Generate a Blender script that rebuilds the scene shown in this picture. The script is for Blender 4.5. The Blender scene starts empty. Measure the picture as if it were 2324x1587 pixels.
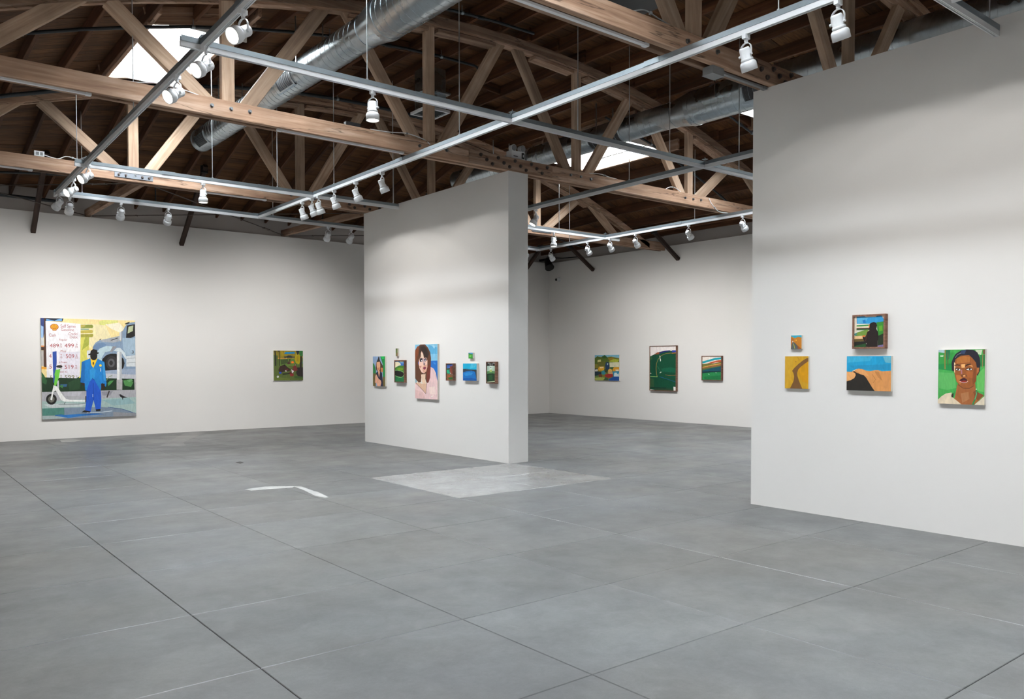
import bpy, math, random
from math import sin, cos, pi, radians, sqrt, atan2
from mathutils import Vector, Matrix
random.seed(7)
S = bpy.context.scene
COL = S.collection

# ---------------------------------------------------------------- camera
cam_d = bpy.data.cameras.new('camera')
cam_d.sensor_fit = 'HORIZONTAL'; cam_d.sensor_width = 36.0
cam_d.lens = 36.0 * 1838.0 / 2324.0
cam_d.shift_y = (871.53 - 793.5) / 2324.0
cam_d.clip_start = 0.05; cam_d.clip_end = 200
cam = bpy.data.objects.new('camera', cam_d); COL.objects.link(cam)
_y, _p, _r = radians(51.309), radians(-1.493), radians(-0.074)
_f = Vector((cos(_y) * cos(_p), sin(_y) * cos(_p), sin(_p)))
_rt = Vector((sin(_y), -cos(_y), 0)); _u = _rt.cross(_f)
_rt, _u = cos(_r) * _rt + sin(_r) * _u, -sin(_r) * _rt + cos(_r) * _u
cam.matrix_world = Matrix(((_rt.x, _u.x, -_f.x, 0), (_rt.y, _u.y, -_f.y, 0), (_rt.z, _u.z, -_f.z, 1.5), (0, 0, 0, 1)))
S.camera = cam

# ---------------------------------------------------------------- world, exposure, light levels
world = bpy.data.worlds.new('sky'); S.world = world; world.use_nodes = True
world.node_tree.nodes['Background'].inputs[0].default_value = (0.75, 0.86, 1.0, 1)
world.node_tree.nodes['Background'].inputs[1].default_value = 1.0
S.view_settings.view_transform = 'Standard'; S.view_settings.look = 'None'
S.view_settings.gamma = 1.0; S.view_settings.use_curve_mapping = False
S.view_settings.exposure = 0.35
SKYLIGHT = 52.0       # emission of the skylight panes
SPOT_W = 140.0        # one track lamp aimed at a wall
DOWN_W = 25.0         # one track lamp pointing straight down
S.cycles.max_bounces = 8; S.cycles.diffuse_bounces = 5; S.cycles.glossy_bounces = 3
S.cycles.use_light_tree = True
S.cycles.sample_clamp_indirect = 4.0

# ---------------------------------------------------------------- materials
def srgb(h):
    if isinstance(h, str):
        h = h.lstrip('#'); c = [int(h[i:i + 2], 16) / 255 for i in (0, 2, 4)]
    else:
        c = [v / 255 for v in h]
    return tuple(v / 12.92 if v <= .04045 else ((v + .055) / 1.055) ** 2.4 for v in c) + (1.0,)

def mat(name):
    m = bpy.data.materials.new(name); m.use_nodes = True
    n = m.node_tree.nodes; b = n['Principled BSDF']
    return m, n, m.node_tree.links, b

def plain(name, col, rough=.6, metal=0.0, noise=.06, nscale=6.0, spec=.4):
    m, n, l, b = mat(name)
    tc = n.new('ShaderNodeTexCoord'); no = n.new('ShaderNodeTexNoise'); no.inputs['Scale'].default_value = nscale
    no.inputs['Detail'].default_value = 4
    l.new(tc.outputs['Object'], no.inputs['Vector'])
    mr = n.new('ShaderNodeMapRange'); mr.inputs['To Min'].default_value = 1 - noise; mr.inputs['To Max'].default_value = 1 + noise
    l.new(no.outputs['Fac'], mr.inputs['Value'])
    mx = n.new('ShaderNodeMix'); mx.data_type = 'RGBA'; mx.blend_type = 'MULTIPLY'; mx.inputs[0].default_value = 1
    mx.inputs[6].default_value = srgb(col); l.new(mr.outputs[0], mx.inputs[7])
    l.new(mx.outputs[2], b.inputs['Base Color'])
    b.inputs['Roughness'].default_value = rough; b.inputs['Metallic'].default_value = metal
    b.inputs['Specular IOR Level'].default_value = spec
    return m

def emit(name, col, strength):
    m, n, l, b = mat(name)
    b.inputs['Base Color'].default_value = srgb(col)
    b.inputs['Emission Color'].default_value = srgb(col); b.inputs['Emission Strength'].default_value = strength
    return m

def wood(name, c1, c2, c3, scale=(.5, 9, 9), rough=.75, vary=.35, crack=False):
    m, n, l, b = mat(name)
    tc = n.new('ShaderNodeTexCoord'); oi = n.new('ShaderNodeObjectInfo')
    mp = n.new('ShaderNodeMapping'); mp.inputs['Scale'].default_value = scale
    l.new(tc.outputs['Object'], mp.inputs['Vector'])
    cx = n.new('ShaderNodeCombineXYZ'); ml = n.new('ShaderNodeMath'); ml.operation = 'MULTIPLY'; ml.inputs[1].default_value = 37.0
    l.new(oi.outputs['Random'], ml.inputs[0])
    for i in range(3): l.new(ml.outputs[0], cx.inputs[i])
    l.new(cx.outputs[0], mp.inputs['Location'])
    no = n.new('ShaderNodeTexNoise'); no.inputs['Scale'].default_value = 1.6; no.inputs['Detail'].default_value = 7
    no.inputs['Roughness'].default_value = .6; no.inputs['Distortion'].default_value = .7
    l.new(mp.outputs[0], no.inputs['Vector'])
    cr = n.new('ShaderNodeValToRGB'); e = cr.color_ramp.elements
    e[0].position = .28; e[0].color = srgb(c1); e[1].position = .72; e[1].color = srgb(c3)
    k = e.new(.5); k.color = srgb(c2)
    l.new(no.outputs['Fac'], cr.inputs[0])
    # whole-piece tint
    mr = n.new('ShaderNodeMapRange'); mr.inputs['To Min'].default_value = 1 - vary; mr.inputs['To Max'].default_value = 1 + vary * .6
    l.new(oi.outputs['Random'], mr.inputs['Value'])
    mx = n.new('ShaderNodeMix'); mx.data_type = 'RGBA'; mx.blend_type = 'MULTIPLY'; mx.inputs[0].default_value = 1
    l.new(cr.outputs[0], mx.inputs[6]); l.new(mr.outputs[0], mx.inputs[7])
    # knots and stains
    n2 = n.new('ShaderNodeTexNoise'); n2.inputs['Scale'].default_value = 2.2; n2.inputs['Detail'].default_value = 3
    l.new(tc.outputs['Object'], n2.inputs['Vector'])
    m2 = n.new('ShaderNodeMapRange'); m2.inputs['From Min'].default_value = .3; m2.inputs['From Max'].default_value = .7
    m2.inputs['To Min'].default_value = .8; m2.inputs['To Max'].default_value = 1.12
    l.new(n2.outputs['Fac'], m2.inputs['Value'])
    mx2 = n.new('ShaderNodeMix'); mx2.data_type = 'RGBA'; mx2.blend_type = 'MULTIPLY'; mx2.inputs[0].default_value = 1
    l.new(mx.outputs[2], mx2.inputs[6]); l.new(m2.outputs[0], mx2.inputs[7])
    col = mx2.outputs[2]
    if crack:                      # drying cracks along the grain
        m3 = n.new('ShaderNodeMapping'); m3.inputs['Scale'].default_value = (.35, 5, 5); l.new(tc.outputs['Object'], m3.inputs['Vector']); l.new(cx.outputs[0], m3.inputs['Location'])
        n3 = n.new('ShaderNodeTexNoise'); n3.inputs['Scale'].default_value = 1.0; n3.inputs['Detail'].default_value = 5; l.new(m3.outputs[0], n3.inputs['Vector'])
        s3 = n.new('ShaderNodeMath'); s3.operation = 'SUBTRACT'; s3.inputs[1].default_value = .5; l.new(n3.outputs['Fac'], s3.inputs[0])
        a3 = n.new('ShaderNodeMath'); a3.operation = 'ABSOLUTE'; l.new(s3.outputs[0], a3.inputs[0])
        r3 = n.new('ShaderNodeMapRange'); r3.inputs['From Max'].default_value = .009; r3.inputs['To Min'].default_value = .35; l.new(a3.outputs[0], r3.inputs['Value'])
        x3 = n.new('ShaderNodeMix'); x3.data_type = 'RGBA'; x3.blend_type = 'MULTIPLY'; x3.inputs[0].default_value = 1
        l.new(col, x3.inputs[6]); l.new(r3.outputs[0], x3.inputs[7]); col = x3.outputs[2]
    l.new(col, b.inputs['Base Color'])
    b.inputs['Roughness'].default_value = rough; b.inputs['Specular IOR Level'].default_value = .25
    bp = n.new('ShaderNodeBump'); bp.inputs['Strength'].default_value = .25; bp.inputs['Distance'].default_value = .01
    l.new(no.outputs['Fac'], bp.inputs['Height']); l.new(bp.outputs[0], b.inputs['Normal'])
    return m

def metal(name, col, rough, spangle=.12, mtl=1.0):
    m, n, l, b = mat(name)
    tc = n.new('ShaderNodeTexCoord'); vo = n.new('ShaderNodeTexVoronoi'); vo.inputs['Scale'].default_value = 28
    l.new(tc.outputs['Object'], vo.inputs['Vector'])
    no = n.new('ShaderNodeTexNoise'); no.inputs['Scale'].default_value = 2.5; l.new(tc.outputs['Object'], no.inputs['Vector'])
    ad = n.new('ShaderNodeMath'); ad.operation = 'ADD'; l.new(vo.outputs['Color'], ad.inputs[0]); l.new(no.outputs['Fac'], ad.inputs[1])
    mr = n.new('ShaderNodeMapRange'); mr.inputs['From Max'].default_value = 2
    mr.inputs['To Min'].default_value = 1 - spangle; mr.inputs['To Max'].default_value = 1 + spangle
    l.new(ad.outputs[0], mr.inputs['Value'])
    mx = n.new('ShaderNodeMix'); mx.data_type = 'RGBA'; mx.blend_type = 'MULTIPLY'; mx.inputs[0].default_value = 1
    mx.inputs[6].default_value = srgb(col); l.new(mr.outputs[0], mx.inputs[7]); l.new(mx.outputs[2], b.inputs['Base Color'])
    m2 = n.new('ShaderNodeMapRange'); m2.inputs['To Min'].default_value = rough - .08; m2.inputs['To Max'].default_value = rough + .12
    l.new(no.outputs['Fac'], m2.inputs['Value']); l.new(m2.outputs[0], b.inputs['Roughness'])
    b.inputs['Metallic'].default_value = mtl
    return m

def concrete(name, base, rough0, light=1.0):
    m, n, l, b = mat(name)
    g = n.new('ShaderNodeNewGeometry'); oi = n.new('ShaderNodeObjectInfo')
    def noise(scale, detail, rough=.55, vec=None, dist=0.0):
        x = n.new('ShaderNodeTexNoise'); x.inputs['Scale'].default_value = scale; x.inputs['Detail'].default_value = detail
        x.inputs['Roughness'].default_value = rough; x.inputs['Distortion'].default_value = dist
        l.new(vec or g.outputs['Position'], x.inputs['Vector']); return x.outputs['Fac']
    def rng(v, a, b_, c, d):
        x = n.new('ShaderNodeMapRange'); x.clamp = True
        for k, q in zip(('From Min', 'From Max', 'To Min', 'To Max'), (a, b_, c, d)): x.inputs[k].default_value = q
        l.new(v, x.inputs['Value']); return x.outputs[0]
    def mul(a, b_):
        x = n.new('ShaderNodeMath'); x.operation = 'MULTIPLY'; l.new(a, x.inputs[0]); l.new(b_, x.inputs[1]); return x.outputs[0]
    big = rng(noise(.55, 4, .6), .3, .7, .80, 1.16)
    mid = rng(noise(2.6, 6, .65, dist=.6), .3, .7, .86, 1.13)
    fine = rng(noise(38, 5, .7), .3, .7, .92, 1.08)
    grain = rng(noise(160, 2), .35, .65, .95, 1.05)
    panel = rng(oi.outputs['Random'], 0, 1, .93, 1.07)
    v = mul(mul(mul(big, mid), mul(fine, grain)), panel)
    # long pale scuffs along the two directions of the slab joints
    scr = []
    for sc, hi in (((.35, 17, 1), .735), ((14, .3, 1), .745)):
        mp = n.new('ShaderNodeMapping'); mp.inputs['Scale'].default_value = sc; mp.inputs['Rotation'].default_value = (0, 0, .03)
        l.new(g.outputs['Position'], mp.inputs['Vector'])
        scr.append(rng(noise(1.3, 3, .75, mp.outputs[0]), hi - .05, hi, 1.0, 1.22))
    v = mul(v, mul(*scr))
    v = mul(v, rng(noise(6.5, 7, .7, dist=1.0), .35, .65, .9, 1.08))
    mx = n.new('ShaderNodeMix'); mx.data_type = 'RGBA'; mx.blend_type = 'MULTIPLY'; mx.inputs[0].default_value = 1
    # patches of warm and cool grey
    mc = n.new('ShaderNodeMix'); mc.data_type = 'RGBA'
    c = srgb(base); mc.inputs[6].default_value = (c[0] * light, c[1] * light, c[2] * light, 1)
    mc.inputs[7].default_value = (c[0] * 1.04 * light, c[1] * .99 * light, c[2] * .93 * light, 1)
    l.new(rng(noise(.4, 3), .4, .62, 0, 1), mc.inputs[0])
    l.new(mc.outputs[2], mx.inputs[6]); l.new(v, mx.inputs[7]); l.new(mx.outputs[2], b.inputs['Base Color'])
    l.new(rng(noise(1.5, 5, .6), .3, .7, rough0 - .06, rough0 + .12), b.inputs['Roughness'])
    b.inputs['Specular IOR Level'].default_value = .5
    bp = n.new('ShaderNodeBump'); bp.inputs['Strength'].default_value = .12; bp.inputs['Distance'].default_value = .004
    l.new(noise(9, 6, .6), bp.inputs['Height']); l.new(bp.outputs[0], b.inputs['Normal'])
    return m

M = {}
M['wall'] = plain('wall_paint', (226, 224, 221), .85, 0, .012, 1.5, .2)
M['plaster'] = plain('upper_plaster', (178, 172, 168), .9, 0, .08, 2.0, .2)
M['white'] = plain('white_enamel', (226, 228, 230), .4, 0, .02)
M['canvas'] = plain('raw_canvas', (226, 222, 212), .9, 0, .05, 60)
M['timber'] = wood('timber', '7a5c4a', '9b7d67', 'b9a08d', crack=True)
M['web'] = wood('timber_web', '8f7460', 'ad937c', 'c4ad98')
M['joist'] = wood('timber_joist', '3c2719', '543521', '6a4830')
M['plank'] = wood('timber_plank', '412b18', '5b3c22', '724d2e', scale=(.5, 12, 12), vary=.4)
M['dark_timber'] = wood('timber_dark', '2a201c', '3a2c26', '4a3a32')
M['walnut'] = wood('walnut_frame', '5a4034', '785646', '8d6a57', scale=(2, 30, 30))
M['galv'] = metal('galvanised_sheet', (186, 196, 202), .27)
M['strut'] = metal('strut_steel', (150, 160, 166), .5, .08)
M['steel'] = metal('bolt_steel', (120, 122, 124), .45)
M['dark_steel'] = metal('dark_bolt', (92, 84, 80), .6)
M['plate'] = metal('splice_plate', (128, 132, 138), .5)
M['black_pipe'] = plain('black_pipe', (28, 33, 38), .45, 0, .15, 12)
M['black'] = plain('black_plastic', (22, 22, 23), .5)
M['rod'] = metal('rod_steel', (200, 205, 208), .4)
M['slot'] = plain('track_slot', (52, 52, 54), .6)
M['well'] = plain('skylight_well_paint', (236, 236, 232), .8, 0, .05, 5)
M['pane'] = emit('skylight_pane', (243, 249, 255), SKYLIGHT)
M['lens'] = emit('lamp_lens', (255, 243, 226), 14.0)
M['gravel'] = plain('joint_grout', (84, 84, 84), .95, 0, .2, 30)
M['grey_paint'] = plain('grey_paint', (128, 130, 131), .5)
M['concrete'] = concrete('concrete', (97, 99, 100), .37)
M['concrete_glossy'] = concrete('concrete_glossy_reflection', (140, 141, 141), .14)  # glossier panels; the paler base also carries the partition's reflection
def paint_material():
    m, n, l, b = mat('oil_paint')
    at = n.new('ShaderNodeAttribute'); at.attribute_name = 'Col'
    tc = n.new('ShaderNodeTexCoord'); mp = n.new('ShaderNodeMapping'); mp.inputs['Scale'].default_value = (26, 26, 9)
    l.new(tc.outputs['Object'], mp.inputs['Vector'])
    no = n.new('ShaderNodeTexNoise'); no.inputs['Scale'].default_value = 1.0; no.inputs['Detail'].default_value = 5; no.inputs['Distortion'].default_value = 1.2
    l.new(mp.outputs[0], no.inputs['Vector'])
    mr = n.new('ShaderNodeMapRange'); mr.inputs['From Min'].default_value = .3; mr.inputs['From Max'].default_value = .7
    mr.inputs['To Min'].default_value = .87; mr.inputs['To Max'].default_value = 1.12
    l.new(no.outputs['Fac'], mr.inputs['Value'])
    mx = n.new('ShaderNodeMix'); mx.data_type = 'RGBA'; mx.blend_type = 'MULTIPLY'; mx.inputs[0].default_value = 1
    l.new(at.outputs['Color'], mx.inputs[6]); l.new(mr.outputs[0], mx.inputs[7]); l.new(mx.outputs[2], b.inputs['Base Color'])
    b.inputs['Roughness'].default_value = .55; b.inputs['Specular IOR Level'].default_value = .3
    return m
M['paint'] = paint_material()

# ---------------------------------------------------------------- mesh helpers
class G:
    """collects faces for ONE mesh object"""
    def __init__(s): s.v = []; s.f = []; s.sm = []
    def add(s, vs, fs, smooth=False):
        k = len(s.v); s.v += [tuple(p) for p in vs]; s.f += [tuple(i + k for i in q) for q in fs]; s.sm += [smooth] * len(fs); return s
    def box(s, x0, x1, y0, y1, z0, z1):
        return s.add([(x0, y0, z0), (x1, y0, z0), (x1, y1, z0), (x0, y1, z0), (x0, y0, z1), (x1, y0, z1), (x1, y1, z1), (x0, y1, z1)],
                     [(0, 3, 2, 1), (4, 5, 6, 7), (0, 1, 5, 4), (1, 2, 6, 5), (2, 3, 7, 6), (3, 0, 4, 7)])
    def prism(s, prof, x0, x1):
        """profile in (y,z) extruded along x"""
        n = len(prof)
        return s.add([(x0, a, b) for a, b in prof] + [(x1, a, b) for a, b in prof],
                     [tuple(range(n))[::-1], tuple(range(n, 2 * n))] + [(i, (i + 1) % n, n + (i + 1) % n, n + i) for i in range(n)])
    def cyl(s, p0, p1, r, n=12, r1=None, caps=True):
        p0, p1 = Vector(p0), Vector(p1); r1 = r if r1 is None else r1
        d = (p1 - p0).normalized(); a = d.orthogonal().normalized(); b = d.cross(a)
        vs = [p0 + (a * cos(2 * pi * i / n) + b * sin(2 * pi * i / n)) * r for i in range(n)] + \
             [p1 + (a * cos(2 * pi * i / n) + b * sin(2 * pi * i / n)) * r1 for i in range(n)]
        s.add(vs, [(i, (i + 1) % n, n + (i + 1) % n, n + i) for i in range(n)], True)
        if caps: s.add(vs, [tuple(range(n))[::-1], tuple(range(n, 2 * n))])
        return s
    def tube(s, pts, r, n=8):
        pts = [Vector(p) for p in pts]; rings = []; a = None
        for i, p in enumerate(pts):
            d = (pts[min(i + 1, len(pts) - 1)] - pts[max(i - 1, 0)]).normalized()
            a = d.orthogonal().normalized() if a is None else (a - d * a.dot(d)).normalized()
            b = d.cross(a); rings.append([p + (a * cos(2 * pi * j / n) + b * sin(2 * pi * j / n)) * r for j in range(n)])
        vs = [q for ring in rings for q in ring]; fs = []
        for i in range(len(pts) - 1):
            for j in range(n): fs.append((i * n + j, i * n + (j + 1) % n, (i + 1) * n + (j + 1) % n, (i + 1) * n + j))
        s.add(vs, fs, True); k = len(vs)
        s.add(vs[:n], [tuple(range(n))[::-1]]); s.add(vs[-n:], [tuple(range(n))]); return s
    def lathe(s, prof, n=24, smooth=True):
        """profile of (r, z) about the local z axis"""
        vs = [(r * cos(2 * pi * j / n), r * sin(2 * pi * j / n), z) for r, z in prof for j in range(n)]; fs = []
        for i in range(len(prof) - 1):
            for j in range(n): fs.append((i * n + j, i * n + (j + 1) % n, (i + 1) * n + (j + 1) % n, (i + 1) * n + j))
        return s.add(vs, fs, smooth)
    def mesh(s, name, m, off=(0, 0, 0)):
        me = bpy.data.meshes.new(name); o = Vector(off)
        me.from_pydata([tuple(Vector(p) - o) for p in s.v], [], s.f)
        me.polygons.foreach_set('use_smooth', s.sm); me.materials.append(M[m] if isinstance(m, str) else m); me.update(); return me
    def build(s, name, m, parent=None, off=None):
        if off is None: off = tuple(parent.get('_o', (0, 0, 0))) if parent else (0, 0, 0)
        return link(name, s.mesh(name, m, off), parent)

def link(name, data, parent=None, mtx=None):
    o = bpy.data.objects.new(name, data); COL.objects.link(o); o.parent = parent
    if mtx is not None: o.matrix_local = mtx
    return o

ORIGIN = {}
def thing(name, loc, label, cat, group=None):
    o = bpy.data.objects.new(name, None); COL.objects.link(o); o.location = loc; o.empty_display_size = .1
    tag(o, label, cat, group); ORIGIN[o.name] = tuple(loc); return o
def tag(o, label, cat, group=None):
    o['label'] = label; o['category'] = cat
    if group: o['group'] = group
    return o
def part(g, name, m, parent): return g.build(name, m, parent, off=ORIGIN.get(parent.name, (0, 0, 0)))
def struct(o, label=None):
    o['kind'] = 'structure'
    if label: o['label'] = label
    return o

def chamfer(w, h, c):
    a, b = w / 2, h / 2
    return [(-a + c, -b), (a - c, -b), (a, -b + c), (a, b - c), (a - c, b), (-a + c, b), (-a, b - c), (-a, -b + c)]
def beam(name, p0, p1, w, h, m, parent=None, up=(0, 0, 1), c=.006):
    """timber between two points, local x along the grain; w sideways, h along up"""
    p0, p1 = Vector(p0), Vector(p1); off = Vector(ORIGIN.get(parent.name, (0, 0, 0))) if parent else Vector()
    d = p1 - p0; L = d.length; x = d.normalized(); u = Vector(up); y = u.cross(x).normalized(); z = x.cross(y)
    g = G().prism(chamfer(w, h, c), 0, L); me = g.mesh(name, m)
    p = p0 - off
    return link(name, me, parent, Matrix(((x.x, y.x, z.x, p.x), (x.y, y.y, z.y, p.y), (x.z, y.z, z.z, p.z), (0, 0, 0, 1))))
# ---------------------------------------------------------------- the room
H = 4.332; HB = 4.452
XC = 7.535
def arch(x): return 6.31 - (.0285 if x < XC else .0308) * (x - XC) ** 2
def zu(x):                       # underside of the joists over the arched trusses
    return max(arch(x), 4.68)
Y2 = 13.81; YB = 18.17
def zj(x, y):                    # underside of the joists anywhere; the end bay slopes down to the back wall
    a = zu(x)
    if y <= Y2: return a
    e = min(a, 4.74); return a + (e - a) * (y - Y2) / (YB + .15 - Y2)
JD = .19                         # joist depth

XL, XR, YF = -.95, 15.97, -6.0
XS = [-.92] + [.29 + 1.21 * k for k in range(13)] + [16.0]
YS = [-6.0, -4.75, -3.5, -2.2, -.95, .35, 1.58, 2.77, 3.85, 4.93, 6.16, 7.34, 8.38, 9.4, 10.6, 11.8, 13.0, 14.2, 15.6, 17.0, 18.2]
g = G().box(XL - .2, XR + .3, YF - .2, YB + .4, -.2, -.012)
floor = struct(g.build('floor', 'gravel'), 'grey polished concrete floor scored into large square panels')
gap = .0022; skew = .0
shared = {}
for i in range(len(XS) - 1):
    for j in range(len(YS) - 1):
        w, d = XS[i + 1] - XS[i], YS[j + 1] - YS[j]
        new = (5.0 < XS[i] < 6.5 and 7.3 < YS[j] < 9.0)  # glossy panels before the partition, its reflection tinted into their colour
        key = (round(w, 3), round(d, 3), new)
        if key not in shared:
            a, b, c = w / 2 - gap, d / 2 - gap, .003
            vs = [(-a + c, -b + c, 0), (a - c, -b + c, 0), (a - c, b - c, 0), (-a + c, b - c, 0),
                  (-a, -b, -c), (a, -b, -c), (a, b, -c), (-a, b, -c), (-a, -b, -.012), (a, -b, -.012), (a, b, -.012), (-a, b, -.012)]
            fs = [(0, 1, 2, 3)] + [(4 + k, 4 + (k + 1) % 4, (k + 1) % 4, k) for k in range(4)] + [(8 + k, 8 + (k + 1) % 4, 4 + (k + 1) % 4, 4 + k) for k in range(4)]
            shared[key] = G().add(vs, fs).mesh('concrete_panel', 'concrete_glossy' if new else 'concrete')
        o = link('concrete_panel', shared[key], floor); o.location = ((XS[i] + XS[i + 1]) / 2, (YS[j] + YS[j + 1]) / 2, 0)

# pale filler and stains set into the slab
FILL = [[(4.032, 8.961), (3.954, 8.495), (3.977, 8.285), (4.034, 8.315), (4.104, 8.734), (4.099, 8.864), (4.127, 9.234), (4.059, 9.335)], [(3.535, 9.323), (3.789, 9.288), (4.011, 9.239), (4.071, 9.325), (3.955, 9.42), (3.774, 9.522), (3.516, 9.468)], [(4.319, 15.155), (4.558, 15.158), (4.685, 15.79), (5.493, 17.307), (5.787, 17.904), (5.375, 17.957), (4.191, 15.46)], [(2.921, 17.351), (3.135, 17.286), (3.314, 17.596), (3.177, 17.946), (2.973, 17.877)], [(4.358, 11.923), (4.458, 12.048), (4.456, 12.19), (4.359, 12.129)]]
M['filler'] = concrete('concrete_filler', (158, 160, 160), .5); M['stain'] = concrete('concrete_stain', (118, 119, 119), .4); M['drain'] = plain('drain_iron', (58, 56, 54), .6)
def blot(name, pts, m, z=.0012): G().add([(x, y, z) for x, y in pts] + [(x, y, -.001) for x, y in pts], [tuple(range(len(pts)))] + [(i, i + len(pts), (i + 1) % len(pts) + len(pts), (i + 1) % len(pts)) for i in range(len(pts))]).build(name, m, floor)
blot('filler_patch', FILL[0], 'filler'); blot('filler_patch', FILL[1], 'filler'); blot('filler_patch', FILL[2], 'stain'); blot('filler_patch', FILL[3], 'filler'); blot('drain_cover', FILL[4], 'drain')

def wall(name, label, *boxes, m='wall'):
    g = G()
    for b in boxes: g.box(*b)
    return struct(g.build(name, m), label)
wall('wall_back', 'long white gallery wall at the back of the left room', (XL - .2, XR + .3, YB, YB + .3, -.01, HB))
wall('wall_back_upper', 'grey plaster strip above the ledge of the long back wall', (XL - .2, XR + .3, YB + .13, YB + .4, HB, 5.4), m='plaster')
wall('wall_far', 'white wall closing the second room behind the gap', (XR, XR + .3, YF, YB, -.01, HB))
wall('wall_far_upper', 'grey strip above the wall closing the second room', (XR + .12, XR + .4, YF, YB + .1, HB, 5.2), m='plaster')
wall('wall_center', 'freestanding white partition wall hung with eight small paintings', (7.468, 7.843, 9.405, 13.82, -.01, H))
wall('wall_right', 'tall white wall on the right hung with five paintings', (7.323, 7.80, YF, 5.095, -.01, H))
wall('wall_left', 'white side wall beside the camera', (XL - .3, XL, YF - .1, YB + .1, -.01, 5.3))
wall('wall_front', 'white wall behind the camera', (XL - .2, XR + .3, YF - .3, YF, -.01, 6.9))

# ---------------------------------------------------------------- roof: deck, planks, joists, skylights
SKY = [(2.86, 4.02, 10.62, 13.0), (11.12, 12.26, 10.62, 12.72), (2.86, 4.02, 6.1, 8.25), (11.12, 12.26, 6.1, 8.25),
       (2.86, 4.02, 1.5, 3.7), (11.12, 12.26, 1.5, 3.7), (2.86, 4.02, -3.6, -1.4), (11.12, 12.26, -3.6, -1.4)]
JX = [7.31 + .563 * k for k in range(-14, 16)]
xs = sorted(set([round(v, 3) for v in JX] + [-1.3, 16.3] + [v for s in SKY for v in s[:2]]))
ys = sorted(set([YF - .3, -2.5, 0.5, 4.9, 9.5, Y2, YB + .4, 15.3, 16.8] + [v for s in SKY for v in s[2:]]))
def inside(x, y): return any(s[0] < x < s[1] and s[2] < y < s[3] for s in SKY)
g = G(); idx = {}
for i, x in enumerate(xs):
    for j, y in enumerate(ys):
        idx[i, j] = len(g.v); g.v.append((x, y, zj(x, y) + JD + .024))
for i in range(len(xs) - 1):
    for j in range(len(ys) - 1):
        if not inside((xs[i] + xs[i + 1]) / 2, (ys[j] + ys[j + 1]) / 2):
            g.f.append((idx[i, j], idx[i, j + 1], idx[i + 1, j + 1], idx[i + 1, j])); g.sm.append(False)
ceiling = struct(g.build('ceiling', 'plank'), 'arched timber roof of brown planks on exposed joists')

def strip(name, x0, x1, y0, y1, t, m, parent, dz=JD):
    bx = [x0] + [x for x in JX if x0 + .02 < x < x1 - .02] + [x1]; g = G(); n = len(bx)
    for x in bx:
        za, zb = zj(x, y0) + dz, zj(x, y1) + dz
        g.v += [(x, y0, za), (x, y1, zb), (x, y1, zb + t), (x, y0, za + t)]
    for i in range(n - 1):
        for k in range(4): g.f.append((4 * i + k, 4 * i + (k + 1) % 4, 4 * i + 4 + (k + 1) % 4, 4 * i + 4 + k)); g.sm.append(False)
    g.f += [(3, 2, 1, 0), tuple(4 * n - 4 + k for k in range(4))]; g.sm += [False, False]
    return g.build(name, m, parent)
rnd = random.Random(3); y = 3.2; W = .172; npl = 0
while y < YB + .2:
    y1 = min(y + W - .004, YB + .28); cuts = []
    holes = [s for s in SKY if s[3] > y + .01 and s[2] < y1 - .01]
    segs = [(-1.0, 16.2)]
    for s in holes:
        segs = [q for a, b in segs for q in ([(a, s[0]), (s[1], b)] if a < s[0] and b > s[1] else [(a, b)])]
    for a, b in segs:
        if b - a > 9:
            c = JX[rnd.choice([12, 13, 15, 16, 18, 19])]; pcs = [(a, c - .002), (c + .002, b)]
        else: pcs = [(a, b)]
        for p in pcs: strip('plank', p[0], p[1], y, y1, .02 + rnd.uniform(-.003, .004), 'plank', ceiling, JD + rnd.uniform(-.003, .003)); npl += 1
    y += W
# joists, bay by bay, lapped over the trusses
BAYS = [(-1.5, 5.1), (4.8, 9.66), (9.35, 13.86), (13.6, 18.34)]
for b, (ya, yb) in enumerate(BAYS):
    for k, x0 in enumerate(JX):
        x = x0 + (.026 if b % 2 else -.026)
        spans = [(ya, yb)]
        for s in SKY:
            if s[0] + .06 < x < s[1] - .06: spans = [q for a, c in spans for q in ([(a, s[2] - .05), (s[3] + .05, c)] if a < s[2] and c > s[3] else [(a, c)])]
        for a, c in spans:
            if b == 3: beam('joist', (x, a, zj(x, a) + JD / 2), (x, c, zj(x, c) + JD / 2), .046, JD, 'joist', ceiling)
            else: beam('joist', (x, a, zu(x) + JD / 2), (x, c, zu(x) + JD / 2), .046, JD, 'joist', ceiling)
# timber trimming round each skylight and short blocking pieces between joists
for s in SKY[:6]:
    for yy in (s[2] - .03, s[3] + .03):
        beam('header', (s[0] - .1, yy, zu(s[0] - .1) + JD / 2 - .01), (s[1] + .1, yy, zu(s[1] + .1) + JD / 2 - .01), .05, JD + .02, 'timber', ceiling)
    for xx in (s[0] - .03, s[1] + .03):
        beam('trimmer', (xx, s[2] - .4, zu(xx) + JD / 2 - .01), (xx, s[3] + .4, zu(xx) + JD / 2 - .01), .05, JD + .02, 'timber', ceiling)
for (k, yy) in ((12, 10.9), (13, 10.9), (12, 11.9), (15, 12.3), (16, 11.5), (17, 12.4), (18, 10.6), (14, 7.4), (16, 6.4), (20, 7.6), (22, 8.6), (9, 7.2), (19, 16.0), (23, 15.2), (25, 16.2)):
    xa, xb = JX[k] + .06, JX[k + 1] - .06
    beam('blocking', (xa, yy, zj(xa, yy) + JD * .55), (xb, yy, zj(xb, yy) + JD * .55), .045, JD * .8, 'joist', ceiling)

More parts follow.
